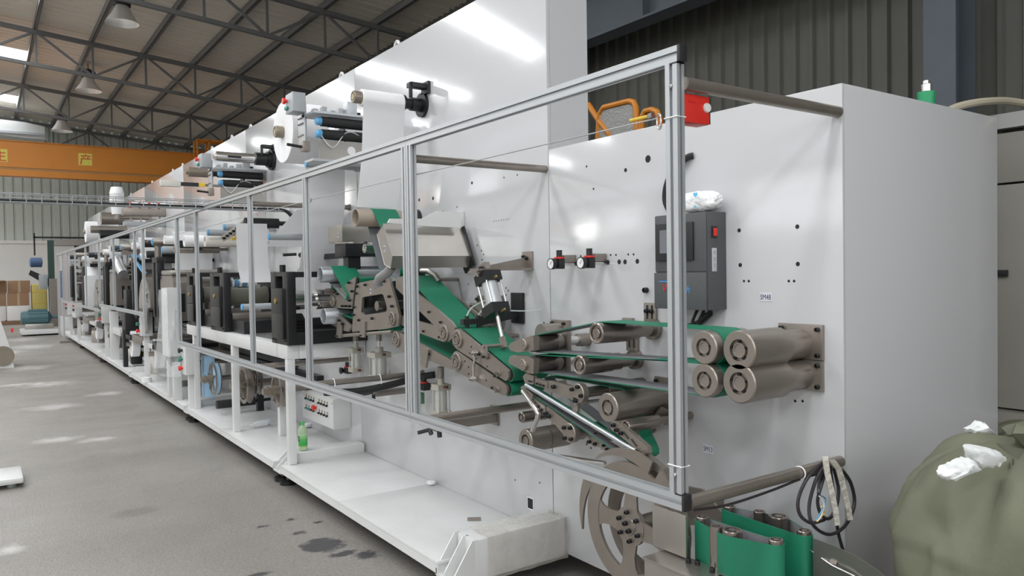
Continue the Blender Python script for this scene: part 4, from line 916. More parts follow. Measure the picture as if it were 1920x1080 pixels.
cable('switch_cable', [(sx0+.03, SWY+.025, 1.985), (sx0+.02, SWY+.025, 2.004), (sx0+.0, SWY+.03, 1.998), (FEN+.024, SWY+.04, 1.985)], .004, RUB, parent=sw)
CRD = mat('steel_cord', (.45, .45, .45), .4, .6)
cY = [1.50, 3.02, 4.30, 5.44, 7.08, 9.8, 12.2, 13.9]
pc = thing('emergency_rope', 'thin emergency pull cord strung along the fence through eyelets', 'rope', (FEN+.05, 6, 1.7))
zc = lambda px, py: onX(px, py, FEN+.03)
pts = [zc(1232, 222), zc(778, 328), zc(582, 375), zc(482, 400), zc(372, 430), zc(276, 452), zc(214, 471)]
mb = MB(); mb.tube(pts, .0022, 6); part('cord', mb, CRD, pc)
for q in pts[1:]:
    mb = MB(); mb.tube([q+Vector((0, .013*math.cos(2*PI*k/12), .013*math.sin(2*PI*k/12))) for k in range(12)], .0028, 6, closed=True); part('eyelet', mb, CHROME, pc)
q = zc(1236, 228); mb = MB(); mb.tube([q+Vector((0, .008*math.cos(2*PI*k/14), .022*math.sin(2*PI*k/14))) for k in range(14)], .003, 6, closed=True); part('carabiner', mb, CHROME, pc)
q0, q1 = zc(1182, 226), zc(1216, 218); mb = MB(); mb.cyl(q0, q1, .005, 8); part('yellow_sleeve', mb, YELLOW, pc)
mb = MB(); mb.cyl(q1, zc(1224, 215), .008, 8); part('cord_clamp', mb, CHROME, pc)
# cable ties round the near post
for z in (1.915, .955):
    mb = MB(); h = .0245; mb.tube([(FEN-.0165, 1.469-h, z), (FEN+.0165, 1.469-h, z), (FEN+.0165, 1.469+h, z), (FEN-.0165, 1.469+h, z)], .002, 4, closed=True); o = part('cable_tie', mb, WPLAS, None); setp(o, 'white cable tie round the near fence post, ' + ('beside the red switch' if z > 1.5 else 'just above its foot'), 'cable tie')
# cable bundle hung on the lower stand-off tube
hk = thing('cable_bundle', 'coiled dark cable with clear film hung on the lower stand-off tube', 'cable', (2.27, 1.445, .55))
yb_ = 1.425
def loop(pxs, r, m): cable('cable_loop', [onY(a, b, yb_+random.uniform(-.012, .012)) for a, b in pxs], r, m, parent=hk)
CAB = mat('brown_black_cable', (.03, .025, .028), .5); CABG = mat('slate_cable', (.07, .075, .09), .5)
loop([(1545, 866), (1515, 895), (1497, 935), (1500, 965), (1520, 980), (1545, 975)], .0055, CAB); loop([(1550, 868), (1530, 900), (1517, 950), (1525, 985), (1555, 1002), (1585, 985), (1602, 945), (1595, 905), (1578, 880)], .0055, CAB)
loop([(1552, 870), (1540, 910), (1533, 940), (1540, 965), (1555, 972), (1568, 950), (1572, 915), (1562, 875)], .0055, CAB); loop([(1556, 872), (1562, 920), (1566, 960), (1572, 1000), (1582, 1036)], .0055, CAB); loop([(1543, 875), (1536, 905), (1535, 925)], .006, CABG)
loop([(1536, 928), (1548, 936), (1542, 955), (1530, 975)], .002, BLUE); loop([(1536, 930), (1545, 945), (1538, 970), (1525, 985)], .002, WPLAS); loop([(1540, 950), (1545, 962), (1530, 978)], .0025, YELLOW)
for pxs, w in (([(1546, 856), (1550, 885), (1558, 920), (1566, 960), (1569, 985)], .012), ([(1556, 858), (1572, 880), (1582, 920), (1590, 955), (1593, 975)], .013)):
    mb = MB(); R = []
    for i, (a, b) in enumerate(pxs):
        c = onY(a, b, yb_-.03); ww = w*(1 if i < 3 else .75); R.append([(c.x-ww, c.y, c.z), (c.x, c.y-.012, c.z+.004), (c.x+ww, c.y, c.z), (c.x, c.y+.010, c.z)])
    mb.rings(R); part('film_strip', mb, mat('dusty_film', (.62, .58, .52), .35, bump=1, bscale=40), hk, 60)
mb = MB(); mb.tube([(2.10+.0, 1.445+.0205*math.cos(2*PI*k/14), .852+.0205*math.sin(2*PI*k/14)) for k in range(14)], .0022, 5, closed=True); part('cable_tie', mb, WPLAS, hk)
cable('cable_run', [(FEN+.03, 1.44, .83), (1.75, 1.442, .817), (1.95, 1.443, .822), (2.10, 1.444, .832), (2.24, 1.444, .833)], .004, CAB, parent=hk)
# ================================================================ woven sack and rejected diapers
def sack(name, label, cx, cyy, rad, h, seed, knot=True):
    rr = random.Random(seed); t = thing(name, label, 'sack', (cx, cyy, 0), 'green woven sacks'); mb = MB(); n, k = 120, 60; R = []; ph = [rr.uniform(0, 6) for _ in range(10)]
    for i in range(k+1):
        s = i/k; z = h*(s if s < .8 else .8+.2*math.sin((s-.8)/.2*PI/2)*1.0)
        if s < .08: w = .80+.2*math.sin(s/.08*PI/2)
        elif s < .72: w = 1+.05*math.sin(s*PI*1.2)
        else: u = (s-.72)/.28; w = 1.04*math.cos(u*PI/2*.93)**.62
        ring = []
        for j in range(n):
            a = 2*PI*j/n; f = max(0, (s-.5)*2); q = 1+.03*math.sin(2*a+ph[0])+.025*math.sin(3*a+ph[1]+4*s)+.075*f*f*math.sin(9*a+ph[2]+5*s)+.045*f*math.sin(15*a+ph[3]-3*s)+.03*f*math.sin(4*a+8*s+ph[7])+.012*math.sin(7*a+9*s+ph[4])
            pv = Vector((cx+rad*w*q*math.cos(a), cyy+rad*w*q*math.sin(a), z+.02*f*math.sin(5*a+ph[5])))
            g = pv-Vector((cx+.05, cyy-.05, h)); th_ = math.atan2(g.y, g.x)      # creases radiate from the tied neck
            cr = 1-2*abs(mnoise.noise(Vector((th_*3.2, g.length*1.6, seed*7.1)))); cr2 = 1-2*abs(mnoise.noise(Vector((pv.x*5, pv.y*5, pv.z*2.5+seed))))
            am = (.012+.030*f)*max(0, cr)**3+.016*max(0, cr2)**3
            out_ = Vector((math.cos(a), math.sin(a), .5*f)).normalized(); ring.append(pv-out_*am if s > .03 else pv)
        R.append(ring)
    mb.rings(R); part('body', mb, SACK, t, 70)
    if knot:
        mb = MB(); R = []
        for i in range(7):
            s = i/6; ring = []
            for j in range(20): a = 2*PI*j/20; w = (.09, .055, .04, .05, .075, .10, .09)[i]*(1+.25*math.sin(5*a+ph[6])); ring.append((cx+.08+w*math.cos(a)*1.2+.0*s, cyy-.05+w*math.sin(a), h*.93+s*.12+.015*math.sin(3*a+i)))
            R.append(ring)
        mb.rings(R); part('gathered_neck', mb, SACK, t, 60)
    return t
sk = sack('woven_sack', 'bulging green woven sack stuffed with diapers beside the machine end', 2.38, .94, .315, .99, 3)
sack('woven_sack', 'second green woven sack half hidden behind the machine end', 4.75, 1.75, .30, .62, 5, False)
def diaper(pxs, Y, label, hb=None):
    P = [onY(a, b, Y) for a, b in pxs]; mb = MB()
    c = sum(P, Vector())/len(P)
    A = [mb.bm.verts.new(p+Vector((0, -.006, 0))) for p in P]; B = [mb.bm.verts.new(p+Vector((.004, .022, .004))) for p in P]; ca = mb.bm.verts.new(c+Vector((0, -.03, .012))); cb_ = mb.bm.verts.new(c+Vector((0, .03, 0)))
    n = len(A)
    for i in range(n): j = (i+1) % n; mb.face([A[i], A[j], ca]); mb.face([B[j], B[i], cb_]); mb.face([A[i], B[i], B[j], A[j]])
    bmesh.ops.subdivide_edges(mb.bm, edges=mb.bm.edges[:], cuts=3, smooth=.3, use_grid_fill=True)
    for _ in range(1): bmesh.ops.smooth_vert(mb.bm, verts=mb.bm.verts[:], factor=.5, use_axis_x=True, use_axis_y=True, use_axis_z=True)
    rj = random.Random(len(label))
    for v in mb.bm.verts: v.co += Vector((rj.uniform(-1, 1), rj.uniform(-1, 1), rj.uniform(-1, 1)))*.0035
    o = part('diaper', mb, mat('diaper_white', (.82, .84, .84), .6, bump=.5, bscale=30), None, 60); setp(o, label, 'diaper', 'diapers on the green sack')
diaper([(1817, 838), (1826, 862), (1838, 878), (1862, 877), (1886, 863), (1870, 848), (1850, 842)], .875, 'white diaper spilling over the front of the green sack')
diaper([(1770, 892), (1776, 902), (1792, 899), (1838, 880), (1820, 860), (1800, 872), (1778, 880)], .865, 'folded white diaper lying lowest on the green sack')
diaper([(1818, 806), (1830, 826), (1874, 826), (1842, 791), (1834, 800)], 1.06, 'white diaper sticking up at the back of the green sack')
# ================================================================ trapezoid plate unit left of the double post
TX = 1.95
tu = thing('transfer_unit', 'steel transfer unit with trapezoid side plate and window cutout', 'conveyor', onX(690, 600, WALL))
O = [(669, 533), (675, 530), (723, 520), (729, 523), (741, 562), (748, 590), (746, 611), (722, 617), (660, 622), (662, 590)]
I = [(679, 560), (681, 557), (716, 551), (719, 554), (723, 567), (725, 575), (725, 583), (722, 585), (681, 591), (677, 585)]
mb = MB(); mb.prism([C(*p, TX) for p in O], TX, TX+.016, hole=[C(*p, TX) for p in I]); part('main_plate', mb, NICKEL, tu, 30)
mb = MB(); mb.prism([C(*p, TX) for p in O], TX+.2, TX+.215); part('rear_plate', mb, BLKFR, tu, 30)
plate_px('left_plate', ((668, 518), (655, 527), (632, 546), (621, 556), (619, 568), (626, 577), (660, 579), (664, 545)), TX+.005, .014, tu)
plate_px('lower_left_plate', ((616, 582), (628, 584), (659, 611), (653, 622), (640, 619), (613, 604)), TX+.005, .014, tu)
for px, py, r in ((624, 564, 10.5), (620, 595, 10.5), (736, 598, 13.5)): boss(tu, px, py, TX-.002, r)
pbolts(tu, [(655, 530), (661, 546), (669, 550), (656, 563), (671, 537), (686, 534), (704, 531), (721, 527), (731, 556), (736, 574), (665, 576), (664, 590), (674, 600), (699, 597), (643, 574), (649, 574), (656, 574), (633, 551), (630, 594), (637, 601), (643, 607)], TX, .0085)
belt(px_circs([(626, 565, 8), (664, 524, 3), (662, 574, 3)], TX), TX+.03, TX+.19, tu)
belt(px_circs([(622, 595, 8), (655, 616, 4), (700, 619, 3)], TX), TX+.03, TX+.19, tu)
plate_px('dark_backing', ((672, 552), (728, 545), (732, 592), (672, 598)), TX+.07, .006, tu, BLKFR); y, z = C(700, 574, TX); shaft('inner_shaft', y, z, .03, TX+.022, WALL, tu, NICKD); shaft('lower_rod', *C(690, 626, TX), .012, TX, TX+.01, tu)  # black plate added to imitate the shade inside the window cutout
for px in ((636, 628), (680, 627)):
    plate_px('foot_lug', ((px[0]-4, px[1]-26), (px[0]+4, px[1]-24), (px[0]+3, px[1]+6), (px[0]-6, px[1]+5)), TX-.01, .01, tu); pbolts(tu, [(px[0]-3, px[1]+2)], TX-.01, .006)
mb = MB(); mb.cyl(onX(632, 630, TX+.01), onX(735, 622, TX+.01), .011, 12); part('cross_bar', mb, NICKEL, tu)
tag_plate('SM46', 695, 546, 9, TX-.0005, tu, 6); y, z = C(680, 560, TX)
# ---------------------------------------------------------------- grey pipe rollers with green belt
def pipe_roller(px, py, rpx, x0, x1, label, m, wall=.8, bx=None, low=None, group='hollow pipe rollers'):
    y, z = C(px, py, x0); r = rpx/PM(px, py, x0); t = thing('pipe_roller', label, 'roller', (WALL, y, z), group)
    mb = MB(); mb.lathe((x0, y, z), (1, 0, 0), [(.12, 0), (.12, r*wall), (.003, r*wall), (0, r*wall+.001), (0, r*.97), (.003, r), (x1-x0, r), (x1-x0, r*.5)], 30); part('pipe', mb, m, t)
    shaft('axle', y, z, .014, x0+.1, WALL, t)
    if bx: belt([(y, z, r)]+[(*C(a, b, x0), rr) for a, b, rr in low], bx[0], bx[1], t)
    return t, y, z, r
PIPEG = mat('galvanised_pipe', (.42, .44, .46), .3, .7); PIPEB = mat('kraft_core', (.34, .28, .23), .55)
pipe_roller(600, 515, 15, 1.87, 2.30, 'grey pipe roller carrying a green belt beside the black frame', PIPEG, .84, (1.94, 2.11), [(628, 556, .018)])
pipe_roller(606, 593, 15, 1.87, 2.30, 'bare grey pipe roller low beside the black frame', PIPEG, .86)
pipe_roller(611, 546, 5, 1.9, 2.3, 'slim steel roller between the two grey pipe rollers', NICKD, .6); pipe_roller(602, 571, 5.5, 1.9, 2.3, 'slim steel roller just above the lower grey pipe roller', NICKD, .6)
t, py_, pz_, pr_ = pipe_roller(666, 408, 16.5, 1.9, 2.29, 'brown tube roller with green belt below the paper web', PIPEB, .9, (2.0, 2.165), [(716, 512, .03), (683, 500, .01)])
mb = MB(); mb.lathe((WALL-.03, py_, pz_), (1, 0, 0), [(0, .02), (0, .062), (.008, .065), (.029, .065)], 26); part('wall_flange', mb, BLACK, t)
pipe_roller(683, 466, 8.5, 2.0, 2.3, 'short polished tube beside the steel hopper', CHROME, .75)
# ---------------------------------------------------------------- steel hopper and white arm
HX = 1.80
hp = thing('steel_hopper', 'inclined stainless hopper box behind the double fence post', 'hopper', onX(740, 500, HX))
prof = [C(719, 419, HX), C(736, 480, HX), C(733, 503, HX), C(721, 496, HX), C(707, 439, HX)]
mb = MB(); mb.prism(prof, HX, 2.29)
part('hopper_body', mb, STAIN, hp, 20)
for i, (a, b) in enumerate(zip(prof[:2], prof[1:3])):
    pass
mb = MB(); mb.tube([(HX-.0005, *p) for p in prof], .002, 6, closed=True); part('folded_edge', mb, STAIN, hp)
y, z = prof[4]; tag_plate('SM11', 721, 466, 11, HX-.0005, hp, 6)
plate_px('end_bracket', ((861, 430), (868, 424), (889, 496), (872, 513), (866, 497)), 2.285, .012, hp, BLKFR)
mb = MB(); e0 = C(728, 500, HX); mb.tube([(HX+.03, e0[0]+.02, e0[1]), (HX+.02, e0[0]+.05, e0[1]-.03), (HX+.0, e0[0]+.11, e0[1]-.06), (HX-.0, e0[0]+.14, e0[1]-.09), (HX+.01, e0[0]+.14, e0[1]-.11)], .026, 14); part('spout', mb, mat('smoky_plastic', (.22, .22, .22), .25), hp)
mb = MB(); mb.tube([onX(790, 508, 2.1), onX(803, 508, 2.12), onX(817, 516, 2.14), onX(824, 527, 2.15)], .018, 12); part('rear_spout', mb, STAIN, hp)
mb = MB(); mb.cyl(onX(788, 512, 2.09), onX(788, 512, 2.2), .024, 16); part('spout_collar', mb, BLACK, hp)
HY = onX(728, 415, HX).y
wa_ = thing('cranked_support', 'white cranked steel arm plate along the top of the hopper', 'bracket', onY(800, 420, HY))
P = [onY(a, b, HY) for a, b in ((727, 418), (732, 410), (791, 410), (820, 396), (868, 397), (862, 427), (800, 424))]
mb = MB(); mb.prism([(p.x, p.z) for p in P], HY, HY+.012, 'y'); part('arm_plate', mb, WPAINT, wa_, 0)
q = onX(868, 412, WALL); mb = MB(); mb.box((WALL-.03, q.y-.02, q.z-.06), (WALL-.001, q.y+.07, q.z+.05), .002); o = part('wall_block', mb, WPAINT, wa_)
bolts(o, [(WALL-.03, q.y+.045, q.z+.03), (WALL-.03, q.y+.03, q.z+.005), (WALL-.03, q.y+.055, q.z-.03)], .011)
# ---------------------------------------------------------------- stainless fan box with black motor
sb = thing('fan_box', 'small stainless fan box with black motor below', 'box', onX(640, 455, 2.0)); SX = 2.0
a = onX(615, 427, SX); b = onX(641, 421, SX); c = onX(640, 453, SX)
mb = MB(); mb.box((SX, b.y, c.z), (2.22, a.y, b.z+.0), .003); part('housing', mb, STAIN, sb); tag_plate('SM9', 634, 441, 8, SX-.0005, sb, 5)
yc, zc_ = (a.y+b.y)/2, c.z
mb = MB(); mb.cyl((2.11, yc-.02, zc_-.012), (2.11, yc-.02, zc_), .11, 28); part('lid_disc', mb, STAIN, sb)
mb = MB(); mb.box((2.02, yc-.13, zc_-.10), (2.20, yc+.06, zc_-.012), .003); part('motor_bracket', mb, BLKFR, sb)
mb = MB(); mb.box((2.055, yc-.09, zc_-.23), (2.145, yc+.0, zc_-.10), .004); part('motor', mb, BLKFR, sb); mb = MB(); mb.cyl((2.10, yc-.045, zc_-.27), (2.10, yc-.045, zc_-.23), .03, 14); part('motor_nose', mb, STAIN, sb)
mb = MB(); p = onX(583, 473, 2.15); mb.box((2.13, yc+.05, zc_-.105), (2.17, p.y, zc_-.065)); part('black_arm', mb, BLKFR, sb, 0)
mb = MB(); mb.box((2.20, yc-.12, zc_-.1), (WALL-.001, yc+.05, zc_-.02)); part('wall_mount', mb, BLKFR, sb, 0)
# small sensor fittings on the black frame top
# ---------------------------------------------------------------- vertical cylinders
def vcyl(px, ytop, ybot, wpx, rodtop, X, label):
    t_ = onX(px, ytop, X); b_ = onX(px, ybot, X); r = wpx/2/PM(px, ytop, X)/2.1*1.55
    b_ = Vector((X, t_.y, b_.z)); rt = Vector((X, t_.y, onX(px, rodtop, X).z))
    t = cylinder(label, b_, t_, r, rt, m_head=CREAM, m_tube=mat('pale_barrel', (.60, .60, .57), .35, .5), head_h=.032, name='vertical_cylinder', group='upright pneumatic cylinders')
    mb = MB(); mb.cyl(t_, t_+Vector((0, 0, .03)), r*.5, 18); part('rod_collar', mb, CREAM, t)
    mb = MB(); mb.cyl(rt-Vector((0, 0, .065)), rt, .018, 14); part('rod_nut', mb, NICKEL, t)
    for dz in (-.012, b_.z-t_.z+.015): mb = MB(); mb.cyl(t_+Vector((0, -r, dz)), t_+Vector((0, -r-.03, dz+.003)), .008, 8); part('flow_valve', mb, mat('dark_red_valve', (.10, .03, .03), .5), t)
    return t
vcyl(667, 652, 697, 29, 622, 2.08, 'smaller upright cylinder under the transfer unit')
vcyl(711, 660, 712, 43, 620, 2.08, 'larger upright cylinder under the transfer unit')
vcyl(827, 720, 780, 35, 688, 2.08, 'upright cylinder right of the double fence post')
# small dark regulators among the cylinders
def small_reg(px, py, X, label):
    c = onX(px, py, X); t = thing('small_regulator', label, 'regulator', c, 'small regulators low on the wall')
    mb = MB(); mb.box((X-.02, c.y-.03, c.z-.025), (X+.03, c.y+.03, c.z+.02), .004); part('body', mb, BLKPL, t)
    mb = MB(); mb.cyl((X, c.y, c.z+.028), (X, c.y, c.z+.06), .018, 12); part('knob', mb, BLKPL, t); mb = MB(); mb.cyl((X, c.y, c.z+.02), (X, c.y, c.z+.028), .026, 14); part('red_band', mb, RED, t)
    mb = MB(); mb.lathe((X-.02, c.y+.045, c.z-.005), (-1, 0, 0), [(0, .02), (.02, .026), (.02, .022), (.018, 0)], 16); part('gauge', mb, BLKPL, t)
    mb = MB(); mb.box((X+.03, c.y-.012, c.z-.01), (WALL-.001, c.y+.012, c.z+.012)); part('pipe', mb, NICKEL, t, 0)
small_reg(652, 694, 2.24, 'small regulator beside the foot of the smaller upright cylinder'); small_reg(795, 724, 2.24, 'small regulator just right of the double fence post'); small_reg(565, 690-20, 2.24, 'small regulator over the black pipes near the white table leg')
mb = MB(); c_ = onX(788, 745, 2.26); mb.box((2.25, c_.y-.02, c_.z-.04), (2.28, c_.y+.02, c_.z+.03), .002); o = part('terminal_block', mb, mat('green_terminal', (.08, .22, .12), .5), None); setp(o, 'small green terminal block right of the double fence post', 'terminal')
# horizontal nickel rods with black lever handles
def lever_rod(px, py, X, label, L=.2):
    c = onX(px, py, X); t = thing('lever_rod', label, 'rod', c, 'steel rods with black clamp levers')
    mb = MB(); mb.box((X, c.y-.03, c.z-.018), (WALL-.001, c.y+.03, c.z+.018), .003); part('bar', mb, NICKEL, t)
    mb = MB(); mb.cyl((X-.01, c.y, c.z+.01), (X-.09, c.y+.03, c.z-.005), .010, 10); part('lever', mb, BLKPL, t); mb = MB(); mb.cyl((X-.02, c.y-.03, c.z), (X-.02, c.y-.03, c.z-.05), .012, 10); part('clamp_screw', mb, BLKPL, t)
lever_rod(702, 738, 2.09, 'steel bar with black clamp lever below the larger cylinder')
c = onX(815, 806, 1.95); t = thing('clamp_lever', 'black clamp lever on a steel bar below the fence rail', 'lever', c)
mb = MB(); mb.cyl((1.93, c.y+.02, c.z-.0), (1.87, c.y+.04, c.z-.012), .010, 10); mb.cyl((1.93, c.y+.02, c.z), (1.93, c.y-.0, c.z-.02), .012, 10); mb.cyl((1.96, c.y-.03, c.z+.005), (1.96, c.y-.035, c.z-.035), .013, 10); part('lever', mb, BLKPL, t)
q = onX(905, 795, WALL); mb = MB(); mb.box((1.93, c.y-.045, c.z+.0), (WALL-.013, c.y+.03, c.z+.045), .002); part('bar', mb, NICKEL, t); o = wplate('wall_plate', c.y-.05, c.y+.03, c.z-.02, c.z+.085, t, .012, nb=0); bolts(o, [(WALL-.012, c.y-.03, c.z+.05), (WALL-.012, c.y-.03, c.z+.02)], .009)
cable('air_hose', [onX(840, 770, 2.1), onX(865, 795, 2.12), onX(890, 785, 2.2), onX(905, 770, 2.3)], .004, CLEAR, 'clear air hose drooping from the right hand upright cylinder', 'hose')
# black hose tied under a stand-off tube
bh = thing('black_hose', 'thick black hose tied under the stand-off tube with white ties', 'hose', (1.95, 4.33, .8))
cable('hose', [(1.66, 4.34, .80), (1.85, 4.34, .785), (2.05, 4.33, .80), (2.25, 4.30, .835), (2.325, 4.20, .86)], .022, RUB, parent=bh, n=12)
for x in (1.72, 2.02): mb = MB(); mb.tube([(x, 4.35+.026*math.cos(2*PI*k/12), .825+.05*math.sin(2*PI*k/12)) for k in range(12)], .003, 5, closed=True); part('cable_tie', mb, WPLAS, bh)
# ================================================================ push button box
yb0 = onX(652, 775, WALL).y; BX = 2.19
y1b = onX(568, 745, BX).y; z1, z0 = onX(568, 729, BX).z, onX(626, 806, BX).z
y0b = onX(626, 770, BX).y
pb = thing('button_box', 'white push button box with red emergency knob low on the machine', 'control box', (2.26, (y0b+y1b)/2, z0))
mb = MB(); mb.box((BX, y0b, z0), (WALL-.001, y1b, z1), .003); part('housing', mb, WPAINT, pb)
mb = MB(); mb.box((BX-.004, y0b+.006, z0+.006), (BX-.0005, y1b-.006, z1-.006), .002); fp = part('front_cover', mb, WPAINT, pb)
cols = [BLKPL, TEALMOT, BLKPL, BLKPL, YELLOW]
BG = mat('button_green', (.03, .22, .17), .4)
for row, zf in ((0, .72), (1, .38)):
    for k in range(9):
        if k == 4: continue
        yy = y1b-(y1b-y0b)*(.14+.085*k); zz = z0+(z1-z0)*zf
        mb = MB(); mb.lathe((BX-.004, yy, zz), (-1, 0, 0), [(0, .010), (.010, .010), (.012, .008), (.016, .008), (.016, 0)], 12); o = part('push_button', mb, BG if (k, row) in ((1, 0), (0, 1), (1, 1)) else BLKPL, pb)
        mb = MB(); mb.box((BX-.0055, yy-.010, zz+.014), (BX-.004, yy+.010, zz+.030)); part('button_tag', mb, mat('button_legend', (.22, .17, .06), .5), o, 0)
yy = y1b-(y1b-y0b)*.46; zz = z0+(z1-z0)*.52; mb = MB(); mb.lathe((BX-.004, yy, zz), (-1, 0, 0), [(0, .012), (.015, .012), (.018, .024), (.03, .022), (.034, .014), (.035, 0)], 20); part('emergency_knob', mb, RED, pb)
for yy in (y0b+.02, y1b-.02): mb = MB(); mb.lathe((BX-.004, yy, z0+(z1-z0)*.85), (-1, 0, 0), [(0, .008), (.003, .008), (.003, 0)], 10); part('lock_screw', mb, CHROME, pb)
# ================================================================ bottle and litter on the platform
bt = thing('tea_bottle', 'green tea bottle standing on the platform beside the white post', 'bottle', (1.875, 5.37, .236))
def bz_(m_): return m_
bx_, by_, b0 = 1.88, 5.36, .236
mb = MB(); mb.lathe((bx_, by_, b0), (0, 0, 1), [(0, .024), (.004, .031), (.05, .032), (.055, .0305), (.06, .032), (.135, .032), (.150, .030), (.172, .020), (.180, .0135), (.19, .0135)], 24); part('bottle_body', mb, mat('pale_green_pet', (.50, .66, .42), .15, alpha=.85, coat=.5), bt)
mb = MB(); mb.lathe((bx_, by_, b0+.183), (0, 0, 1), [(0, .0155), (.020, .0155), (.022, .013), (.022, 0)], 20); part('cap', mb, mat('green_cap', (.10, .50, .14), .4), bt)
lm = bpy.data.materials.new('tea_label'); lm.use_nodes = True; nt = lm.node_tree; b_ = nt.nodes['Principled BSDF']; tcx = nt.nodes.new('ShaderNodeTexCoord'); sx_ = nt.nodes.new('ShaderNodeSeparateXYZ'); rp = nt.nodes.new('ShaderNodeValToRGB'); nt.links.new(tcx.outputs['Generated'], sx_.inputs[0]); nt.links.new(sx_.outputs[2], rp.inputs[0]); nt.links.new(rp.outputs[0], b_.inputs['Base Color'])
rp.color_ramp.elements[0].color = (.35, .5, .1, 1); rp.color_ramp.elements[1].color = (.5, .68, .4, 1); e = rp.color_ramp.elements.new(.12); e.color = (.04, .42, .08, 1); e = rp.color_ramp.elements.new(.55); e.color = (.10, .50, .13, 1)
mb = MB(); mb.lathe((bx_, by_, b0+.03), (0, 0, 1), [(0, .0325), (.09, .0325)], 24, cap=False); lb = part('label', mb, lm, bt)
text_obj('lettering', '绿', .022, (bx_-.0335, by_-.004, b0+.098), '-x', INK, lb, ext=.0005); text_obj('lettering', '茶', .022, (bx_-.0335, by_-.008, b0+.075), '-x', INK, lb, ext=.0005)
p = onZ(490, 796, .195); lbx = thing('clear_bottle', 'small empty clear bottle lying on the platform behind the white post', 'bottle', (p.x, p.y, .17))
mb = MB(); mb.lathe((p.x-.09, p.y, .2), (1, .25, 0), [(0, .012), (.02, .013), (.04, .027), (.15, .027), (.155, .02)], 18); part('bottle_body', mb, CLEAR, lbx); mb = MB(); mb.lathe((p.x+.062, p.y+.038, .2), (1, .25, 0), [(0, .024), (.02, .024), (.02, .0)], 14); part('base', mb, mat('pale_blue', (.55, .62, .7), .4), lbx)
p = onZ(889, 973, .178); mb = MB(); mb.obox(p+Vector((-.03, .02, 0)), p+Vector((.03, -.02, 0)), .018, .014); o = part('dark_pin', mb, NICKEL, None); setp(o, 'short dark steel pin lying on the near platform deck', 'pin')
p = onZ(567, 794, .185); mb = MB(); mb.box((p.x-.02, p.y-.02, .17), (p.x+.02, p.y+.02, .19), .004); o = part('black_scrap', mb, BLKPL, None); setp(o, 'small black scrap on the platform below the button box', 'scrap')
p = onZ(577, 797, .19); mb = crumple('', '', '', (p.x, p.y, .17), .04, .04, .022, None, 11); o = part('crumpled_tissue', mb, PAPER, None); setp(o, 'crumpled white scrap below the button box', 'scrap')
p = onZ(814, 905, .18); mb = crumple('', '', '', (p.x-.02, p.y, .17), .025, .03, .014, None, 12); o = part('crumpled_tissue', mb, PAPER, None); setp(o, 'crumpled white scrap at the foot of the machine wall', 'scrap')
# ================================================================ paper rolls, webs and splice units on the tall wall
CORE = mat('brown_core_cap', (.27, .23, .185), .4, .5)
def paper_roll(px, py, rpx, x0, xr0, xr1, label, m=None, cap=11, hub=True, group='paper rolls on the tall wall'):
    y, z = C(px, py, xr0); r = rpx/PM(px, py, xr0); k = PM(px, py, xr0)
    t = thing('paper_roll', label, 'roll', (WALL, y, z), group)
    mb = MB(); mb.lathe((xr0, y, z), (1, 0, 0), [(.001, .0), (.001, cap/k), (0, cap/k+.003), (0, r-.003), (.003, r), (xr1-xr0-.003, r), (xr1-xr0, r-.003), (xr1-xr0, .03)], 44); part('roll', mb, m or PAPER, t)
    mb = MB(); mb.lathe((x0, y, z), (1, 0, 0), [(.004, 0), (.004, cap/k*.7), (0, cap/k*.75), (0, cap/k*.95), (.004, cap/k), (xr0-x0+.002, cap/k)], 22); cp = part('core_chuck', mb, CORE, t)
    mb = MB(); mb.lathe((x0+.003, y, z), (-1, 0, 0), [(0, cap/k*.5), (.003, cap/k*.5), (.003, 0)], 16); part('brass_plug', mb, mat('dull_brass', (.36, .29, .16), .4, .6), cp)
    if hub:
        mb = MB(); mb.lathe((xr1, y, z), (1, 0, 0), [(0, r*.5), (.0, .05), (.014, .05), (.014, .034), (.06, .034), (.06, .042), (WALL-xr1-.02, .042), (WALL-xr1-.02, .075), (WALL-xr1-.001, .075)], 26); h = part('black_hub', mb, BLACK, t)
    return t, y, z, r
pr, PY, PZ, PR = paper_roll(676, 183, 16, 1.855, 1.905, 2.18, 'narrow white paper roll at the top of the tall wall, feeding the long web', cap=11.5)
def sensor(px, py, label, X=2.2):
    c = onX(px, py, X); t = thing('web_sensor', label, 'sensor', c, 'black edge sensors by the roll hubs')
    mb = MB(); mb.box((X, c.y-.03, c.z-.012), (WALL-.002, c.y+.03, c.z+.02), .004); part('arm', mb, BLKPL, t); mb = MB(); mb.box((X-.01, c.y-.03, c.z-.08), (X+.012, c.y-.018, c.z+.015), .002); part('drop_finger', mb, BLKPL, t)
    mb = MB(); mb.box((WALL-.02, c.y-.045, c.z-.04), (WALL-.001, c.y+.045, c.z+.035), .003); part('base', mb, BLKPL, t)
sensor(766, 160, 'black sensor over the hub of the narrow top roll'); sensor(489, 275, 'black sensor over the bare chrome roll shaft')
def web(pts, x0, x1, label, m=None, th=.002, group='white nonwoven webs', dx=0):
    """sheet running along a (y,z) polyline, x0..x1 wide"""
    mb = MB(); R = []
    for i, (y, z) in enumerate(pts): R.append([(x0+dx*i, y, z), (x1+dx*i, y, z), (x1+dx*i, y+th, z+th*.3), (x0+dx*i, y+th, z+th*.3)])
    mb.rings(R); o = part('paper_web', mb, m or WEB, None, 60); setp(o, label, 'web', group); return o
web([(PY-PR*.98, PZ), (PY-PR*.6, PZ-.1), (PY+.0, PZ-.35), (4.38, pz_+pr_+.01)], 1.906, 2.18, 'long white web falling from the narrow top roll to the brown tube')
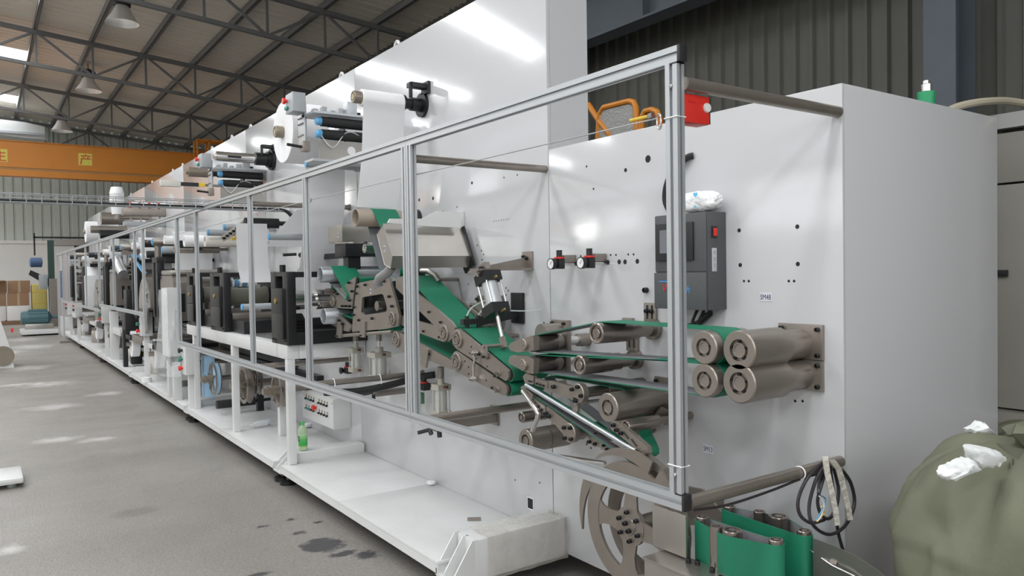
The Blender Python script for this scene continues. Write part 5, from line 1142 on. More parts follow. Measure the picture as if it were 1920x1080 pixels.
# big roll behind the first splice unit
br_, BY_, BZ_, BR_ = paper_roll(530, 248, 57, 1.80, 1.86, 2.13, 'large white paper roll standing proud behind the upper splice unit', cap=11)
web([(BY_-BR_*.97, BZ_-.05), (BY_-BR_*.95, BZ_-.3), (BY_-BR_*.9, BZ_-.55), (BY_-BR_*.2, BZ_-1.0), (BY_+.15, BZ_-1.08)], 1.95, 2.25, 'white web falling from the large roll behind the fence')
def splice_unit(px, py, X, label, s=1.0):
    c = onX(px, py, X); y, z = c.y, c.z; t = thing('splice_unit', label, 'splice unit', c, 'splice units with black rollers'); a = s
    mb = MB(); mb.box((X, y-.09*a, z), (X+.09, y+.06*a, z+.13*a), .004); b_ = part('button_housing', mb, GREYPL, t)
    mb = MB(); mb.lathe((X, y+.03*a, z+.085*a), (-1, 0, 0), [(0, .012), (.012, .012), (.014, .022), (.03, .020), (.03, 0)], 14); part('red_button', mb, RED, b_)
    for k in (0, 1): mb = MB(); mb.lathe((X, y+(.035-.03*k)*a, z+.035*a), (-1, 0, 0), [(0, .012), (.014, .012), (.014, 0)], 12); part('green_button', mb, BG, b_)
    mb = MB(); mb.box((X+.10, y-.03, z-.22*a), (X+.115, y+.10*a, z+.08*a), .002); o = part('side_plate', mb, ALU, t)
    bolts(o, [(X+.10, y+.02*i, z-.02-.04*j) for i in (0, 2, 4) for j in (0, 1, 3)], .006, NICKEL)
    mb = MB(); mb.box((X+.10, y-.20*a, z-.02), (WALL-.001, y+.03, z-.005)); part('top_deck', mb, ALU, t, 0)
    for k, (dy, dz) in enumerate(((-.15, -.065), (-.15, -.15))):
        mb = MB(); mb.lathe((X+.17, y+dy*a, z+dz*a), (1, 0, 0), [(0, .0), (0, .033*a), (.05, .033*a), (.05, .035*a), (WALL-X-.2, .035*a)], 20); part('black_roller', mb, RUB, t)
        mb = MB(); mb.lathe((X+.13, y+dy*a, z+dz*a), (1, 0, 0), [(0, .018*a), (.012, .028*a), (.042, .028*a)], 16); part('blue_end', mb, BLUE, t)
    mb = MB(); mb.box((X+.15, y-.16*a, z-.32*a), (WALL-.001, y-.15*a, z-.19*a)); part('back_panel', mb, STAIN, t, 0)
    mb = MB(); mb.box((X+.10, y-.17*a, z-.335*a), (WALL-.001, y-.02, z-.32*a)); part('bottom_rail', mb, ALU, t, 0)
    mb = MB(); mb.lathe((X+.38, y-.162*a, z-.25*a), (0, -1, 0), [(0, .03), (.002, .03), (.002, 0)], 18); part('white_disc', mb, WPLAS, t)
    for k in range(4): mb = MB(); mb.box((X+.14+.06*k, y-.10*a, z-.005), (X+.175+.06*k, y-.05*a, z+.03+.02*(k % 2)), .003); part('valve', mb, GREYPL, t)
    mb = MB(); mb.box((X+.36, y-.16*a, z), (X+.43, y-.08*a, z+.09*a), .004); o = part('air_cylinder', mb, ALU, t); mb = MB(); mb.cyl((X+.43, y-.12*a, z+.02), (X+.47, y-.12*a, z+.02), .01, 8); part('fitting', mb, BLKPL, o)
    mb = MB(); mb.cyl((X+.06, y-.10*a, z-.24*a), (X-.05, y-.10*a, z-.23*a), .010, 10); part('lever', mb, BLKPL, t); mb = MB(); mb.box((X+.05, y-.13*a, z-.27*a), (X+.10, y-.07*a, z-.2*a), .004); part('lever_block', mb, NICKEL, t)
    cable('air_tube', [(X+.16, y-.17*a, z-.16*a), (X+.24, y-.18*a, z-.24*a), (X+.34, y-.18*a, z-.13*a), (X+.44, y-.18*a, z-.15*a), (WALL-.02, y-.17*a, z-.26*a)], .004, CLEAR, parent=t)
splice_unit(541, 212, 1.75, 'upper splice unit with black rollers in front of the large roll')
splice_unit(374, 315, 1.75, 'second splice unit with black rollers, farther down the tall wall')
# bare chrome expanding shaft
y, z = C(512, 300, WALL); t = thing('roll_shaft', 'bare chrome expanding roll shaft on a black hub', 'shaft', (WALL, y, z))
mb = MB(); mb.lathe((1.78, y, z), (1, 0, 0), [(0, .02), (.02, .042), (.05, .045), (.36, .045), (.36, .035), (.40, .035)], 24); part('shaft', mb, CHROME, t)
mb = MB(); mb.lathe((2.16, y, z), (1, 0, 0), [(0, .06), (.11, .06), (.11, .075), (.14, .075), (.14, .10), (.169, .10)], 24); part('hub', mb, BLACK, t)
mb = MB(); mb.box((1.9, y-.047, z-.012), (2.02, y-.044, z+.006)); part('slot', mb, DARKHOLE, t, 0)
paper_roll(352, 322, 9, 1.75, 1.77, 2.0, 'thin brown core roll below the bare chrome shaft', m=CORE, cap=5, hub=True)
# idler tubes with blue ends
def idler(px, py, rpx, x0, x1, label, m=None, end=True, block=True, group='grey idler tubes with blue ends'):
    y, z = C(px, py, x0); r = rpx/PM(px, py, x0); t = thing('idler_tube', label, 'roller', (WALL, y, z), group)
    mb = MB(); mb.lathe((x0+.008, y, z), (1, 0, 0), [(0, r*.9), (0, r), (x1-x0, r), (x1-x0, r*.35), (WALL-x0-.03, r*.35)], 18); part('tube', mb, m or GREYPL, t)
    if end: mb = MB(); mb.lathe((x0, y, z), (1, 0, 0), [(0, 0), (0, r*.7), (.003, r*1.02), (.014, r*1.02)], 18); part('blue_end', mb, BLUE, t)
    if block: mb = MB(); mb.box((WALL-.05, y-.03, z-.03), (WALL-.001, y+.03, z+.08), .003); part('bracket', mb, GREYPL, t)
idler(572, 307, 6.5, 1.9, 2.3, 'grey idler tube below the large paper roll'); idler(502, 444, 6, 1.82, 2.2, 'grey idler tube with blue end left of the fan box')
idler(388, 436, 6, 1.8, 2.2, 'grey idler tube beside the slanted hole bar, lower one'); idler(418, 426, 6, 1.85, 2.2, 'grey idler tube beside the slanted hole bar, upper one')
idler(452, 576, 6, 1.75, 2.1, 'grey idler tube with blue end in front of the olive roller')
idler(240, 390, 7, 1.85, 2.3, 'nickel guide tube crossing under the wire tray', NICKEL, False)
# slanted hole bar
hbx = thing('hole_bar', 'slanted grey bar with a row of black holes', 'bar', onX(440, 435, 1.8)); p0, p1 = onX(416, 449, 1.8), onX(466, 412, 2.0)
mb = MB(); mb.obox(p0, p1, .012, .05, (0, 0, 1)); part('bar', mb, mat('beige_bar', (.42, .40, .34), .5), hbx, 0)
for k in range(8):
    q = p0.lerp(p1, .06+.12*k); mb = MB(); mb.cyl(q+Vector((.012, -.012, 0)), q+Vector((-.012, .0, 0))+Vector((0, -.02, 0)), .011, 10); part('hole_plug', mb, BLACK, hbx)
for k in range(6): q = p0.lerp(p1, .3+.1*k)+Vector((.04, .02, -.05)); mb = MB(); mb.box(q-Vector((.02, .02, .006)), q+Vector((.03, .05, .008))); part('yellow_finger', mb, YELLOW, hbx, 0)
y, z = C(480, 418, 2.05); t = thing('black_roller', 'black rubber roller right of the slanted hole bar', 'roller', (WALL, y, z)); mb = MB(); mb.lathe((1.95, y, z), (1, 0, 0), [(0, 0), (0, .045), (.3, .045), (.3, .02), (WALL-1.95, .02)], 20); part('roller', mb, RUB, t)
p = onX(443, 440, 1.85); q = onX(446, 530, 1.85)
web([(p.y, p.z+.1), (p.y, p.z), (q.y+.0, q.z+.15), (q.y-.1, q.z)], 1.85, 2.12, 'broad white web hanging behind the black die frames')
p = onX(545, 395, 1.95)
web([(p.y-.15, p.z), (p.y+.25, p.z-.12), (p.y+.6, p.z-.25)], 1.95, 2.27, 'slanting white web between the idler tube and the brown tube')
pipe_roller(384, 452, 11, 1.8, 2.2, 'cream paper core on a shaft left of the slanted hole bar', mat('cream_core', (.72, .68, .62), .6), .7, group='paper cores'); pipe_roller(345, 452, 11, 1.72, 2.1, 'white paper core on a shaft behind the third fence post', PAPER, .5, group='paper cores')
# ================================================================ white table with black die frames
tx0 = 1.74
a = onX(538, 648, tx0); TZ = a.z; ty0 = a.y
tb = thing('machine_table', 'white steel table frame carrying the black die frames', 'table', (2.0, 6.8, .17))
leg_y = (ty0, onX(439, 800, tx0).y, onX(366, 755, tx0).y)
for y in leg_y: mb = MB(); mb.box((tx0, y, .171), (tx0+.055, y+.055, TZ-.10), .004); part('leg', mb, WPAINT, tb)
mb = MB(); mb.box((tx0, ty0, TZ-.10), (tx0+.085, leg_y[2]+.3, TZ), .004); part('front_beam', mb, WPAINT, tb)
for y in (ty0, leg_y[1], leg_y[2]): mb = MB(); mb.box((tx0+.086, y, TZ-.10), (WALL-.002, y+.085, TZ-.001), .004); part('cross_beam', mb, WPAINT, tb)
mb = MB(); mb.box((2.0, ty0+1.0, .171), (2.06, ty0+1.06, .45), .003); part('short_leg', mb, WPAINT, tb)
print('TABLE', TZ, leg_y)
def die_frame(px0, px1, ytop, label, w=.10, openw=True, h=None, bars=True):
    X = tx0+.0; a = onX(px0, ytop, X); b = onX(px1, ytop, X); y0, y1 = min(a.y, b.y), max(a.y, b.y); zt = (a.z+b.z)/2
    t = thing('die_press', label, 'press', (X, (y0+y1)/2, TZ), 'black machined die frames')
    m = BLKFR; X1_ = X+.06; mid = (y0+y1)/2; q = (y1-y0)*.28
    mb = MB(); mb.box((X, y0, TZ+.001), (X1_, y0+q, zt), .003); part('column', mb, m, t)
    mb = MB(); mb.box((X, y1-q, TZ+.001), (X1_, y1, zt), .003); part('column', mb, m, t)
    mb = MB(); mb.box((X+.002, y0+q, TZ+.001), (X1_-.002, y1-q, TZ+(zt-TZ)*.42)); part('lower_block', mb, m, t, 0)
    mb = MB(); mb.box((X+.002, y0+q, zt-(zt-TZ)*.06), (X1_-.002, y1-q, zt)); part('top_bridge', mb, m, t, 0)
    mb = MB(); zc2 = TZ+(zt-TZ)*.60; mb.box((X-.02, y0+q*.6, zc2-.09), (X1_-.003, y1-q*.6, zc2+.09), .004); bb = part('bearing_block', mb, m, t); mb = MB(); mb.cyl((X-.03, mid, zc2), (X-.02, mid, zc2), .02, 14); part('shaft_end', mb, BRASS, bb)
    mb = MB(); zc3 = TZ+(zt-TZ)*.25; mb.box((X-.02, y0+q*.6, zc3-.09), (X-.001, y1-q*.6, zc3+.09), .004); part('bearing_block', mb, m, t)
    mb = MB(); mb.cyl((X+.03, mid, zt), (X+.03, mid, zt+.05), .022, 10); o = part('adjust_screw', mb, BLACK, t)
    if bars:
        mb = MB(); mb.box((X1_, y0, zt-.04), (WALL-.001, y0+.03, zt-.002)); part('top_bar', mb, m, t, 0)
        mb = MB(); mb.box((X1_, y0, TZ+.002), (WALL-.001, y0+.05, TZ+.09)); part('bottom_bar', mb, m, t, 0)
        mb = MB(); mb.box((2.2, y0+.05, TZ+.002), (2.26, y1, zt-.05)); part('rear_column', mb, m, t, 0)
    bolts(t, [(X, y, TZ+.03) for y in (y0+.03, y0+.07, y1-.07, y1-.03)], .005)
    return y0, y1, zt
d1 = die_frame(507, 538, 510, 'nearest black die frame on the white table')
d2 = die_frame(393, 419, 512, 'middle black die frame behind the slotted fence posts')
d3 = die_frame(350, 367, 512, 'farthest black die frame at the end of the white table')
mb = MB(); y = (d1[0]+d1[1])/2; z = TZ+(d1[2]-TZ)*.60
t = thing('die_cylinder', 'polished die cylinder inside the nearest black frame', 'roller', (1.9, y, z)); mb.lathe((1.80, y, z), (1, 0, 0), [(0, .03), (.02, .07), (.14, .07), (.14, .05), (.2, .05), (.2, .075), (.4, .075), (.4, .03), (WALL-1.8, .03)], 26); part('cylinder', mb, CHROME, t)
y2, z2 = y, TZ+(d1[2]-TZ)*.25; t = thing('gear_cylinder', 'dark toothed cylinder low inside the nearest black frame', 'roller', (1.9, y2, z2))
P = []
for k in range(48): r = .085 if k % 2 else .075; P.append((y2+r*math.cos(2*PI*k/48), z2+r*math.sin(2*PI*k/48)))
mb = MB(); mb.prism(P, 1.81, 1.90); part('gear', mb, BLKFR, t, 0); shaft('axle', y2, z2, .05, 1.9, WALL, t, BLKFR)
for (dd, l) in ((d2, 'middle'), (d3, 'farthest')):
    y = (dd[0]+dd[1])/2; z = TZ+(dd[2]-TZ)*.58
    t = thing('olive_roller', 'olive rubber roller at the %s black die frame' % l, 'roller', (2.0, y, z), 'olive rubber rollers'); mb = MB(); mb.lathe((1.81, y-.0, z), (1, 0, 0), [(0, .04), (.03, .04), (.03, .085), (.06, .085), (.06, .08), (.34, .08), (.34, .09), (.37, .09), (.37, .03), (WALL-1.81, .03)], 26); part('roller', mb, OLIVE, t)
    mb = MB(); mb.box((1.80, y-.62, TZ+.002), (2.27, y-.17, TZ+.11), .003); o = part('black_bed', mb, BLKFR, None); setp(o, 'black bed bar in front of the %s olive roller' % l, 'bar', 'black bed bars')
    mb = MB(); mb.box((1.82, y-.2, TZ+.10), (2.25, y-.05, TZ+.16), .003); o = part('slide_bed', mb, NICKEL, None); setp(o, 'steel slide bed below the %s olive roller' % l, 'slide', 'steel slide beds')
# row of small blue and white spools above the olive roller
sp = thing('spool_row', 'row of small blue and white spools over the middle olive roller', 'spools', onX(445, 530, 1.9)); y, z = C(448, 531, 1.9)
shaft('spool_bar', y, z, .012, 1.78, WALL, sp)
for k in range(8):
    x = 1.80+.033*k; mb = MB(); mb.lathe((x, y, z), (1, 0, 0), [(0, .02), (0, .036), (.022, .036), (.022, .02)], 14); part('spool', mb, BLUE if k % 2 == 0 else WPLAS, sp)
# fittings on top of the nearest die frame
ft = thing('valve_cluster', 'small black and brass valve cluster above the nearest black frame', 'valve', onX(558, 480, 2.0)); c = onX(560, 478, 2.0)
for k, (dx, dz, m, r) in enumerate(((0, 0, BLACK, .02), (.03, .03, BRASS, .015), (.06, -.01, NICKEL, .025), (.05, -.09, BLACK, .03))):
    mb = MB(); mb.lathe((2.0+dx, c.y, c.z+dz), (1, 0, 0), [(0, r*.6), (.01, r), (.05, r), (.06, r*.6)], 12); part('valve', mb, m, ft)
mb = MB(); mb.cyl((1.98, c.y, c.z+.005), (1.88, c.y, c.z), .012, 10); part('lever', mb, BLKPL, ft); mb = MB(); mb.cyl((2.05, c.y, c.z-.35), (2.05, c.y, c.z+.02), .012, 10); part('stem', mb, NICKEL, ft)
# ================================================================ reels and rods under the table
def reel(px, py, rpx, X, label, tape=None, w=.05):
    y, z = C(px, py, X); r = rpx/PM(px, py, X); t = thing('tape_reel', label, 'reel', (WALL, y, z), 'tape reels under the table'); n = 36
    mb = MB(); mb.prism(circ(y, z, r, n), X, X+.006, hole=circ(y, z, r*.80, n)); part('front_rim', mb, NICKEL, t, 30)
    for k in range(5): a = 2*PI*k/5+.3; mb = MB(); mb.obox((X+.003, y, z), (X+.003, y+r*.83*math.cos(a), z+r*.83*math.sin(a)), .006, r*.22, (1, 0, 0)); part('spoke', mb, NICKEL, t, 0)
    mb = MB(); mb.lathe((X+w, y, z), (1, 0, 0), [(0, 0), (0, r), (.005, r), (.005, 0)], n); part('back_disc', mb, NICKEL, t)
    mb = MB(); mb.lathe((X-.11, y, z), (1, 0, 0), [(0, 0), (0, .028), (.03, .028), (.03, .04), (.05, .04), (.05, .03), (.07, .03), (.07, .045), (.12, .045)], 18); part('hub_nut', mb, CORE, t)
    if tape: mb = MB(); mb.lathe((X+.008, y, z), (1, 0, 0), [(0, .04), (0, r*.93), (w-.012, r*.93), (w-.012, .04)], n); part('tape', mb, tape, t)
    shaft('axle', y, z, .024, X+w, WALL, t)
PBL = mat('pale_blue_tape', (.40, .62, .82), .5)
reel(398, 710, 31, 1.86, 'tape reel with pale blue tape under the white table', PBL); reel(455, 722, 35, 1.92, 'empty spoked reel behind the middle table leg'); reel(475, 716, 25, 2.02, 'smaller spoked reel behind the middle table leg'); reel(518, 732, 32, 1.94, 'empty spoked reel left of the bottle post')
mb = MB(); y, z = C(383, 706, 1.84); mb.box((1.84, y, z-.22), (1.95, y+.14, z+.20), .02); o = part('tape_pad', mb, PBL, None); setp(o, 'pale blue padded roll beside the blue tape reel', 'roll')
t = thing('deck_roller', 'black roller lying low above the platform behind the table legs', 'roller', onX(406, 760, 1.82)); y, z = C(406, 759, 1.82); mb = MB(); mb.lathe((1.82, y, z), (1, 0, 0), [(0, 0), (0, .04), (.36, .04), (.36, .015), (WALL-1.82, .015)], 18); part('roller', mb, RUB, t); mb = MB(); mb.box((2.2, y-.03, .171), (2.26, y+.03, z+.1)); part('stand', mb, BLKFR, t, 0)
for k, (px, py, l) in enumerate(((470, 663, 'upper'), (505, 683, 'lower'))):
    c = onX(px, py, WALL-.05); mb = MB(); mb.box((WALL-.06, c.y-1.3, c.z-.02), (WALL-.001, c.y+1.2, c.z+.02)); o = part('black_duct', mb, BLKFR, None, 0); setp(o, l + ' black cable duct on the wall below the white table', 'duct', 'black cable ducts')
# ================================================================ tall white covered box beside the far fence
cbx = thing('covered_box', 'tall white control pedestal draped in clear film beyond the table', 'pedestal', (1.7, 8.7, .17)); X = 1.63
a = onX(313, 540, X); z0 = onX(313, 668, X).z
mb = MB(); mb.prism([(a.y, z0), (a.y+.33, z0), (a.y+.30, a.z), (a.y, a.z)], X, X+.14); part('cabinet', mb, WPAINT, cbx, 0)
mb = MB(); mb.box((X+.03, a.y+.05, z0-.06), (X+.12, a.y+.28, z0-.001)); part('neck', mb, NICKEL, cbx, 0)
mb = MB(); mb.box((X+.05, a.y+.02, .171), (X+.13, a.y+.12, z0-.06), .003); part('leg', mb, WPAINT, cbx); mb = MB(); mb.box((X+.05, a.y+.30, .171), (X+.13, a.y+.40, z0-.06), .003); part('leg', mb, WPAINT, cbx)
mb = MB(); R = []
rr = random.Random(9)
for i in range(9):
    s = i/8; z = a.z-.02-(a.z-.45)*s; ring = []
    for j in range(16): al = 2*PI*j/16; wv = 1+.10*math.sin(5*al+i)+rr.uniform(-.05, .05); ring.append((X+.06+(.10+.02*s)*math.cos(al)*wv, a.y+.18+(.18+.28*s*s)*math.sin(al)*wv+.22*s*s, z))
    R.append(ring)
mb.rings(R, cap=False); part('film_drape', mb, FILM, cbx, 60)
# small control box on the fence end and other white posts
def little_box(px, py, X, label, n=3):
    c = onX(px, py, X); t = thing('button_post_box', label, 'control box', c, 'small button boxes along the line')
    mb = MB(); mb.box((X, c.y-.12, c.z-.16), (X+.13, c.y+.06, c.z+.14), .004); part('housing', mb, WPAINT, t)
    for k in range(n): mb = MB(); mb.lathe((X, c.y+.02, c.z+.08-.09*k), (-1, 0, 0), [(0, .014), (.02, .014), (.022, .026), (.04, .024), (.04, 0)], 12); part('button', mb, (RED, BLKPL, BG)[(k+1) % 3] if n == 3 else (RED, BLKPL)[k % 2], t)
    mb = MB(); mb.box((X+.04, c.y-.06, .171), (X+.10, c.y+.0, c.z-.16)); part('stand', mb, WPAINT, t, 0)
little_box(343, 672, 1.66, 'white button box at the end of the long fence section'); little_box(262, 606, 1.66, 'white button box left of the tall covered pedestal'); little_box(190, 588, 1.66, 'white button box by the white fence post'); little_box(140, 580, 1.66, 'white button box second from the far end', 2); little_box(126, 577, 1.66, 'white button box at the far end of the line', 2)
# ================================================================ wire cable tray crossing to the machine
wt = thing('wire_tray', 'galvanised wire mesh cable tray crossing the aisle to the machine', 'cable tray', (0, 6.834, 2.08)); WY = 6.834
for dy, dz in ((-.07, .065), (-.07, .03), (-.07, 0), (.07, 0), (.07, .065), (0, 0), (.035, 0), (-.035, 0)):
    mb = MB(); mb.cyl((-4, WY+dy, 2.075+dz), (2.32, WY+dy, 2.075+dz), .0035, 6); part('long_wire', mb, PIPEG, wt)
me0 = None
for k in range(60):
    x = -3.6+.1*k
    if me0 is None:
        mb = MB(); mb.tube([(x, WY-.07, 2.14), (x, WY-.07, 2.072), (x, WY+.07, 2.072), (x, WY+.07, 2.14)], .0032, 4); me0 = part('cross_wire', mb, PIPEG, wt); base0 = me0.location.copy()
    else: c = me0.copy(); COL.objects.link(c); c.location = base0+Vector((.1*k, 0, 0))
for k, (dy, r) in enumerate(((-.03, .008), (.0, .011), (.03, .008))):
    cable('tray_cable', [(-4, WY+dy, 2.09), (-1, WY+dy*1.2, 2.092), (1, WY+dy*.8, 2.09), (2.0, WY+dy, 2.09), (2.25, WY+dy-.05, 2.08), (2.32, WY+dy-.12, 1.99)], r, RUB, ('nearest', 'thickest', 'farthest')[k] + ' black cable lying in the wire tray', 'cable')
# ================================================================ far half of the line
def far_box(name, px0, py0, px1, py1, X, dx, m, label, cat, dy=None, bev=.006, group=None):
    a = onX(px0, py0, X); b = onX(px1, py1, X); mb = MB(); y0, y1 = sorted((a.y, b.y)); z0, z1 = sorted((a.z, b.z))
    if dy: y1 = y0+dy
    mb.box((X, y0, z0), (X+dx, y1, z1), bev); return mb, y0, y1, z0, z1
# wrapped white spool on top
c = onX(220, 402, 1.85); t = thing('wrapped_spool', 'tall white film-wrapped spool standing above the wire tray', 'spool', c); sz = 51/ppm(c); r = 13/ppm(c)
mb = MB(); mb.lathe(c, (0, 0, 1), [(0, r*.72), (sz*.25, r*.8), (sz*.55, r), (sz*.72, r*.92), (sz*.75, r*.98), (sz*.97, r*.78), (sz, r*.68)], 18); part('spool', mb, WPLAS, t); mb = MB(); mb.cyl((1.85, c.y, c.z-.05), (WALL, c.y, c.z-.05), .03, 12); mb.cyl((1.85, c.y, c.z-.08), (1.85, c.y, c.z+.02), .05, 12); part('arm', mb, NICKEL, t)
# trough with red-ended cores
a = onX(230, 397, 1.75); t = thing('core_trough', 'brown steel trough below small white cores with red ends', 'trough', a)
mb = MB(); h = 7/ppm(a); mb.box((1.75, a.y-.06, a.z-h), (WALL-.001, a.y+.10, a.z+h), .01); part('trough', mb, NICKEL, t)
mb = MB(); mb.box((1.76, a.y-.05, a.z-h*3.8), (WALL-.001, a.y+.10, a.z-h*2.6), .004); part('lower_bar', mb, GREYPL, t)
for k in range(4):
    x = 1.86+.13*k; mb = MB(); mb.cyl((x, a.y, a.z+h*1.7), (x+.10, a.y, a.z+h*1.7), .06, 14); o = part('core', mb, PAPER, t); mb = MB(); mb.cyl((x-.025, a.y, a.z+h*1.7), (x, a.y, a.z+h*1.7), .065, 14); part('red_end', mb, RED, o)
    mb = MB(); mb.cyl((x, a.y, a.z-h*2.6), (x, a.y, a.z-h), .012, 8); part('post', mb, NICKEL, t)
paper_roll(160, 435, 20, 1.70, 1.74, 1.95, 'white paper roll at the far end of the tall wall', cap=4)
y, z = C(170, 430, 1.72); t = thing('roll_shaft', 'dark double roll shaft beside the farthest paper roll', 'shaft', (WALL, y, z)); mb = MB(); mb.cyl((1.72, y, z), (WALL, y, z), .07, 14); part('shaft', mb, NICKEL, t); mb = MB(); mb.cyl((1.85, y-.2, z-.1), (WALL, y-.2, z-.1), .08, 14); part('second_shaft', mb, BLKFR, t)
c = onX(205, 375, 1.95); t = thing('roll_console', 'small brown bracket arms on the far slope of the wall', 'bracket', c); mb = MB(); mb.box((1.95, c.y-.2, c.z-.06), (WALL, c.y+.2, c.z), .01); part('arm', mb, NICKEL, t); mb = MB(); mb.cyl((1.95, c.y+1.2, c.z-.25), (WALL, c.y+1.2, c.z-.25), .12, 14); part('drum', mb, NICKEL, t)
# sensor pen by the second splice unit
c = onX(300, 343, 1.65); t = thing('pen_sensor', 'white and black pen-like tension sensor by the second splice unit', 'sensor', c)
mb = MB(); mb.box((1.65, c.y-.03, c.z-.035), (1.86, c.y+.03, c.z+.035), .008); part('body', mb, mat('ivory', (.62, .60, .55), .5), t); mb = MB(); mb.box((1.86, c.y-.02, c.z-.02), (2.05, c.y+.02, c.z+.02)); part('stem', mb, BLKPL, t, 0); mb = MB(); mb.box((2.05, c.y-.02, c.z-.02), (2.12, c.y+.02, c.z+.02)); part('yellow_tip', mb, YELLOW, t, 0); mb = MB(); mb.cyl((2.12, c.y, c.z), (WALL, c.y, c.z), .015, 8); part('mount', mb, NICKEL, t)
# process stations: each a side frame on the wall with rollers, covers, cylinders and bars
LAB = ['first', 'second', 'third', 'fourth', 'fifth', 'sixth', 'seventh', 'eighth', 'ninth', 'tenth', 'eleventh', 'twelfth', 'thirteenth', 'fourteenth', 'fifteenth', 'sixteenth']
def rod_thing(name, y, z, r, x0, m, label, cat, group, n=16, x1=WALL, tip=None):
    t = thing(name, label, cat, (x0, y, z), group); mb = MB(); mb.lathe((x0, y, z), (1, 0, 0), [(.004, 0), (.004, r*.5), (0, r*.55), (0, r*.95), (.004, r), (x1-x0-.1, r), (x1-x0-.1, r*.4), (x1-x0, r*.4)], n); part('drum', mb, m, t)
    if tip: mb = MB(); mb.lathe((x0-.012, y, z), (1, 0, 0), [(0, 0), (0, r*.6), (.012, r*.9)], n); part('end_cap', mb, tip, t)
    return t
rs_ = random.Random(21)
ys = [9.25, 9.95, 10.7, 11.5, 12.5, 13.5, 14.5, 15.5, 16.6, 17.8, 19.0, 20.3]
kinds = ['cover', 'frame', 'dome', 'frame', 'motor', 'cover', 'frame', 'dome', 'white', 'frame', 'motor', 'frame']
for i, (Y, kd) in enumerate(zip(ys, kinds)):
    nth = LAB[i]; where = nth + ' station beyond the covered pedestal'
    base = 1.0+.08*rs_.random()
    if kd == 'cover':
        t = thing('guard_cover', 'brown steel guard cover with slots at the ' + where, 'cover', (2.0, Y, base), 'guard covers'); mb = MB(); mb.prism([(Y-.35, base), (Y+.35, base), (Y+.35, base+.35), (Y+.2, base+.5), (Y-.3, base+.5), (Y-.35, base+.42)], 1.72, 2.28); part('shell', mb, NICKEL, t, 20)
        mb = MB(); mb.box((1.70, Y-.33, base+.505), (2.25, Y+.2, base+.56), .02); part('top_bar', mb, STAIN, t); mb = MB(); mb.box((1.9, Y-.37, base+.42), (2.2, Y-.352, base+.48), .004); part('slot_bar', mb, STAIN, t)
        for k in range(5): mb = MB(); mb.box((1.8+.08*k, Y-.356, base+.1), (1.84+.08*k, Y-.351, base+.3)); part('slot', mb, DARKHOLE, t, 0)
        mb = MB(); mb.box((1.6+.14, Y+.36, base-.3), (1.8, Y+.48, base+.5), .004); part('side_post', mb, NICKEL, t)
    elif kd == 'dome':
        t = thing('domed_guard', 'rounded brown steel guard over a drum at the ' + where, 'cover', (2.0, Y, base), 'guard covers'); P = [(Y+.42*math.cos(PI*k/14), base+.08+.38*math.sin(PI*k/14)) for k in range(15)]; mb = MB(); mb.prism(P, 1.72, 2.25); part('dome', mb, NICKEL, t, 40)
        mb = MB(); mb.prism([(Y+.30*math.cos(2*PI*k/20), base+.02+.30*math.sin(2*PI*k/20)) for k in range(20)], 1.70, 1.72); part('end_drum', mb, STAIN, t); 
        for k in range(3): mb = MB(); mb.box((1.705, Y-.3, base+.18+.07*k), (2.26, Y-.27+.12*k, base+.19+.07*k)); part('edge_strip', mb, CHROME, t, 0)
    elif kd == 'motor':
        t = thing('drive_motor', 'black servo motor with grey gearbox at the ' + where, 'motor', (1.9, Y, base), 'servo motors'); mb = MB(); mb.box((1.75, Y-.14, base), (1.98, Y+.14, base+.3), .01); part('body', mb, BLKFR, t); mb = MB(); mb.box((1.98, Y-.17, base-.03), (2.2, Y+.17, base+.33), .01); part('gearbox', mb, STAIN, t); mb = MB(); mb.cyl((2.2, Y, base+.15), (WALL, Y, base+.15), .06, 14); part('shaft', mb, NICKEL, t)
    elif kd == 'white':
        t = thing('white_housing', 'white sheet metal housing at the ' + where, 'housing', (1.9, Y, .9), 'white housings'); mb = MB(); mb.box((1.66, Y-.22, .95), (1.95, Y+.3, 1.55), .01); part('housing', mb, WPAINT, t); mb = MB(); mb.box((1.95, Y-.1, 1.2), (WALL, Y+.1, 1.4)); part('mount', mb, NICKEL, t, 0); mb = MB(); mb.cyl((1.8, Y, 1.55), (1.8, Y, 1.72), .12, 18); part('cap', mb, WPLAS, t)
    else:
        t = thing('press_frame', 'dark pressing frame with screw top at the ' + where, 'frame', (1.75, Y, base), 'dark press frames'); mb = MB(); mb.box((1.72, Y-.16, base), (1.80, Y-.06, base+.65), .004); part('column', mb, BLKFR, t); mb = MB(); mb.box((1.72, Y+.06, base), (1.80, Y+.16, base+.65), .004); part('column', mb, BLKFR, t); mb = MB(); mb.box((1.72, Y-.16, base+.65), (WALL-.002, Y+.16, base+.72), .004); part('bridge', mb, BLKFR, t); mb = MB(); mb.box((1.74, Y-.16, base-.08), (WALL-.002, Y+.16, base), .004); part('bed', mb, BLKFR, t)
        mb = MB(); mb.cyl((1.76, Y, base+.72), (1.76, Y, base+.84), .035, 12); part('screw', mb, NICKEL, t); mb = MB(); mb.cyl((1.81, Y, base+.2), (2.25, Y, base+.2), .12, 20); part('lower_drum', mb, STAIN, t); mb = MB(); mb.cyl((1.81, Y, base+.46), (2.25, Y, base+.46), .11, 20); part('upper_drum', mb, NICKEL, t)
    # shared: cross bars and webs above every station
    rod_thing('cross_roller', Y-.25, base+.72+.1*rs_.random(), .045, 1.72+.06*rs_.random(), (NICKEL, GREYPL, RUB, PAPER)[i % 4], ('nickel', 'grey', 'black', 'white')[i % 4] + ' cross roller above the ' + where, 'roller', 'cross rollers', tip=BLUE if i % 2 else None)
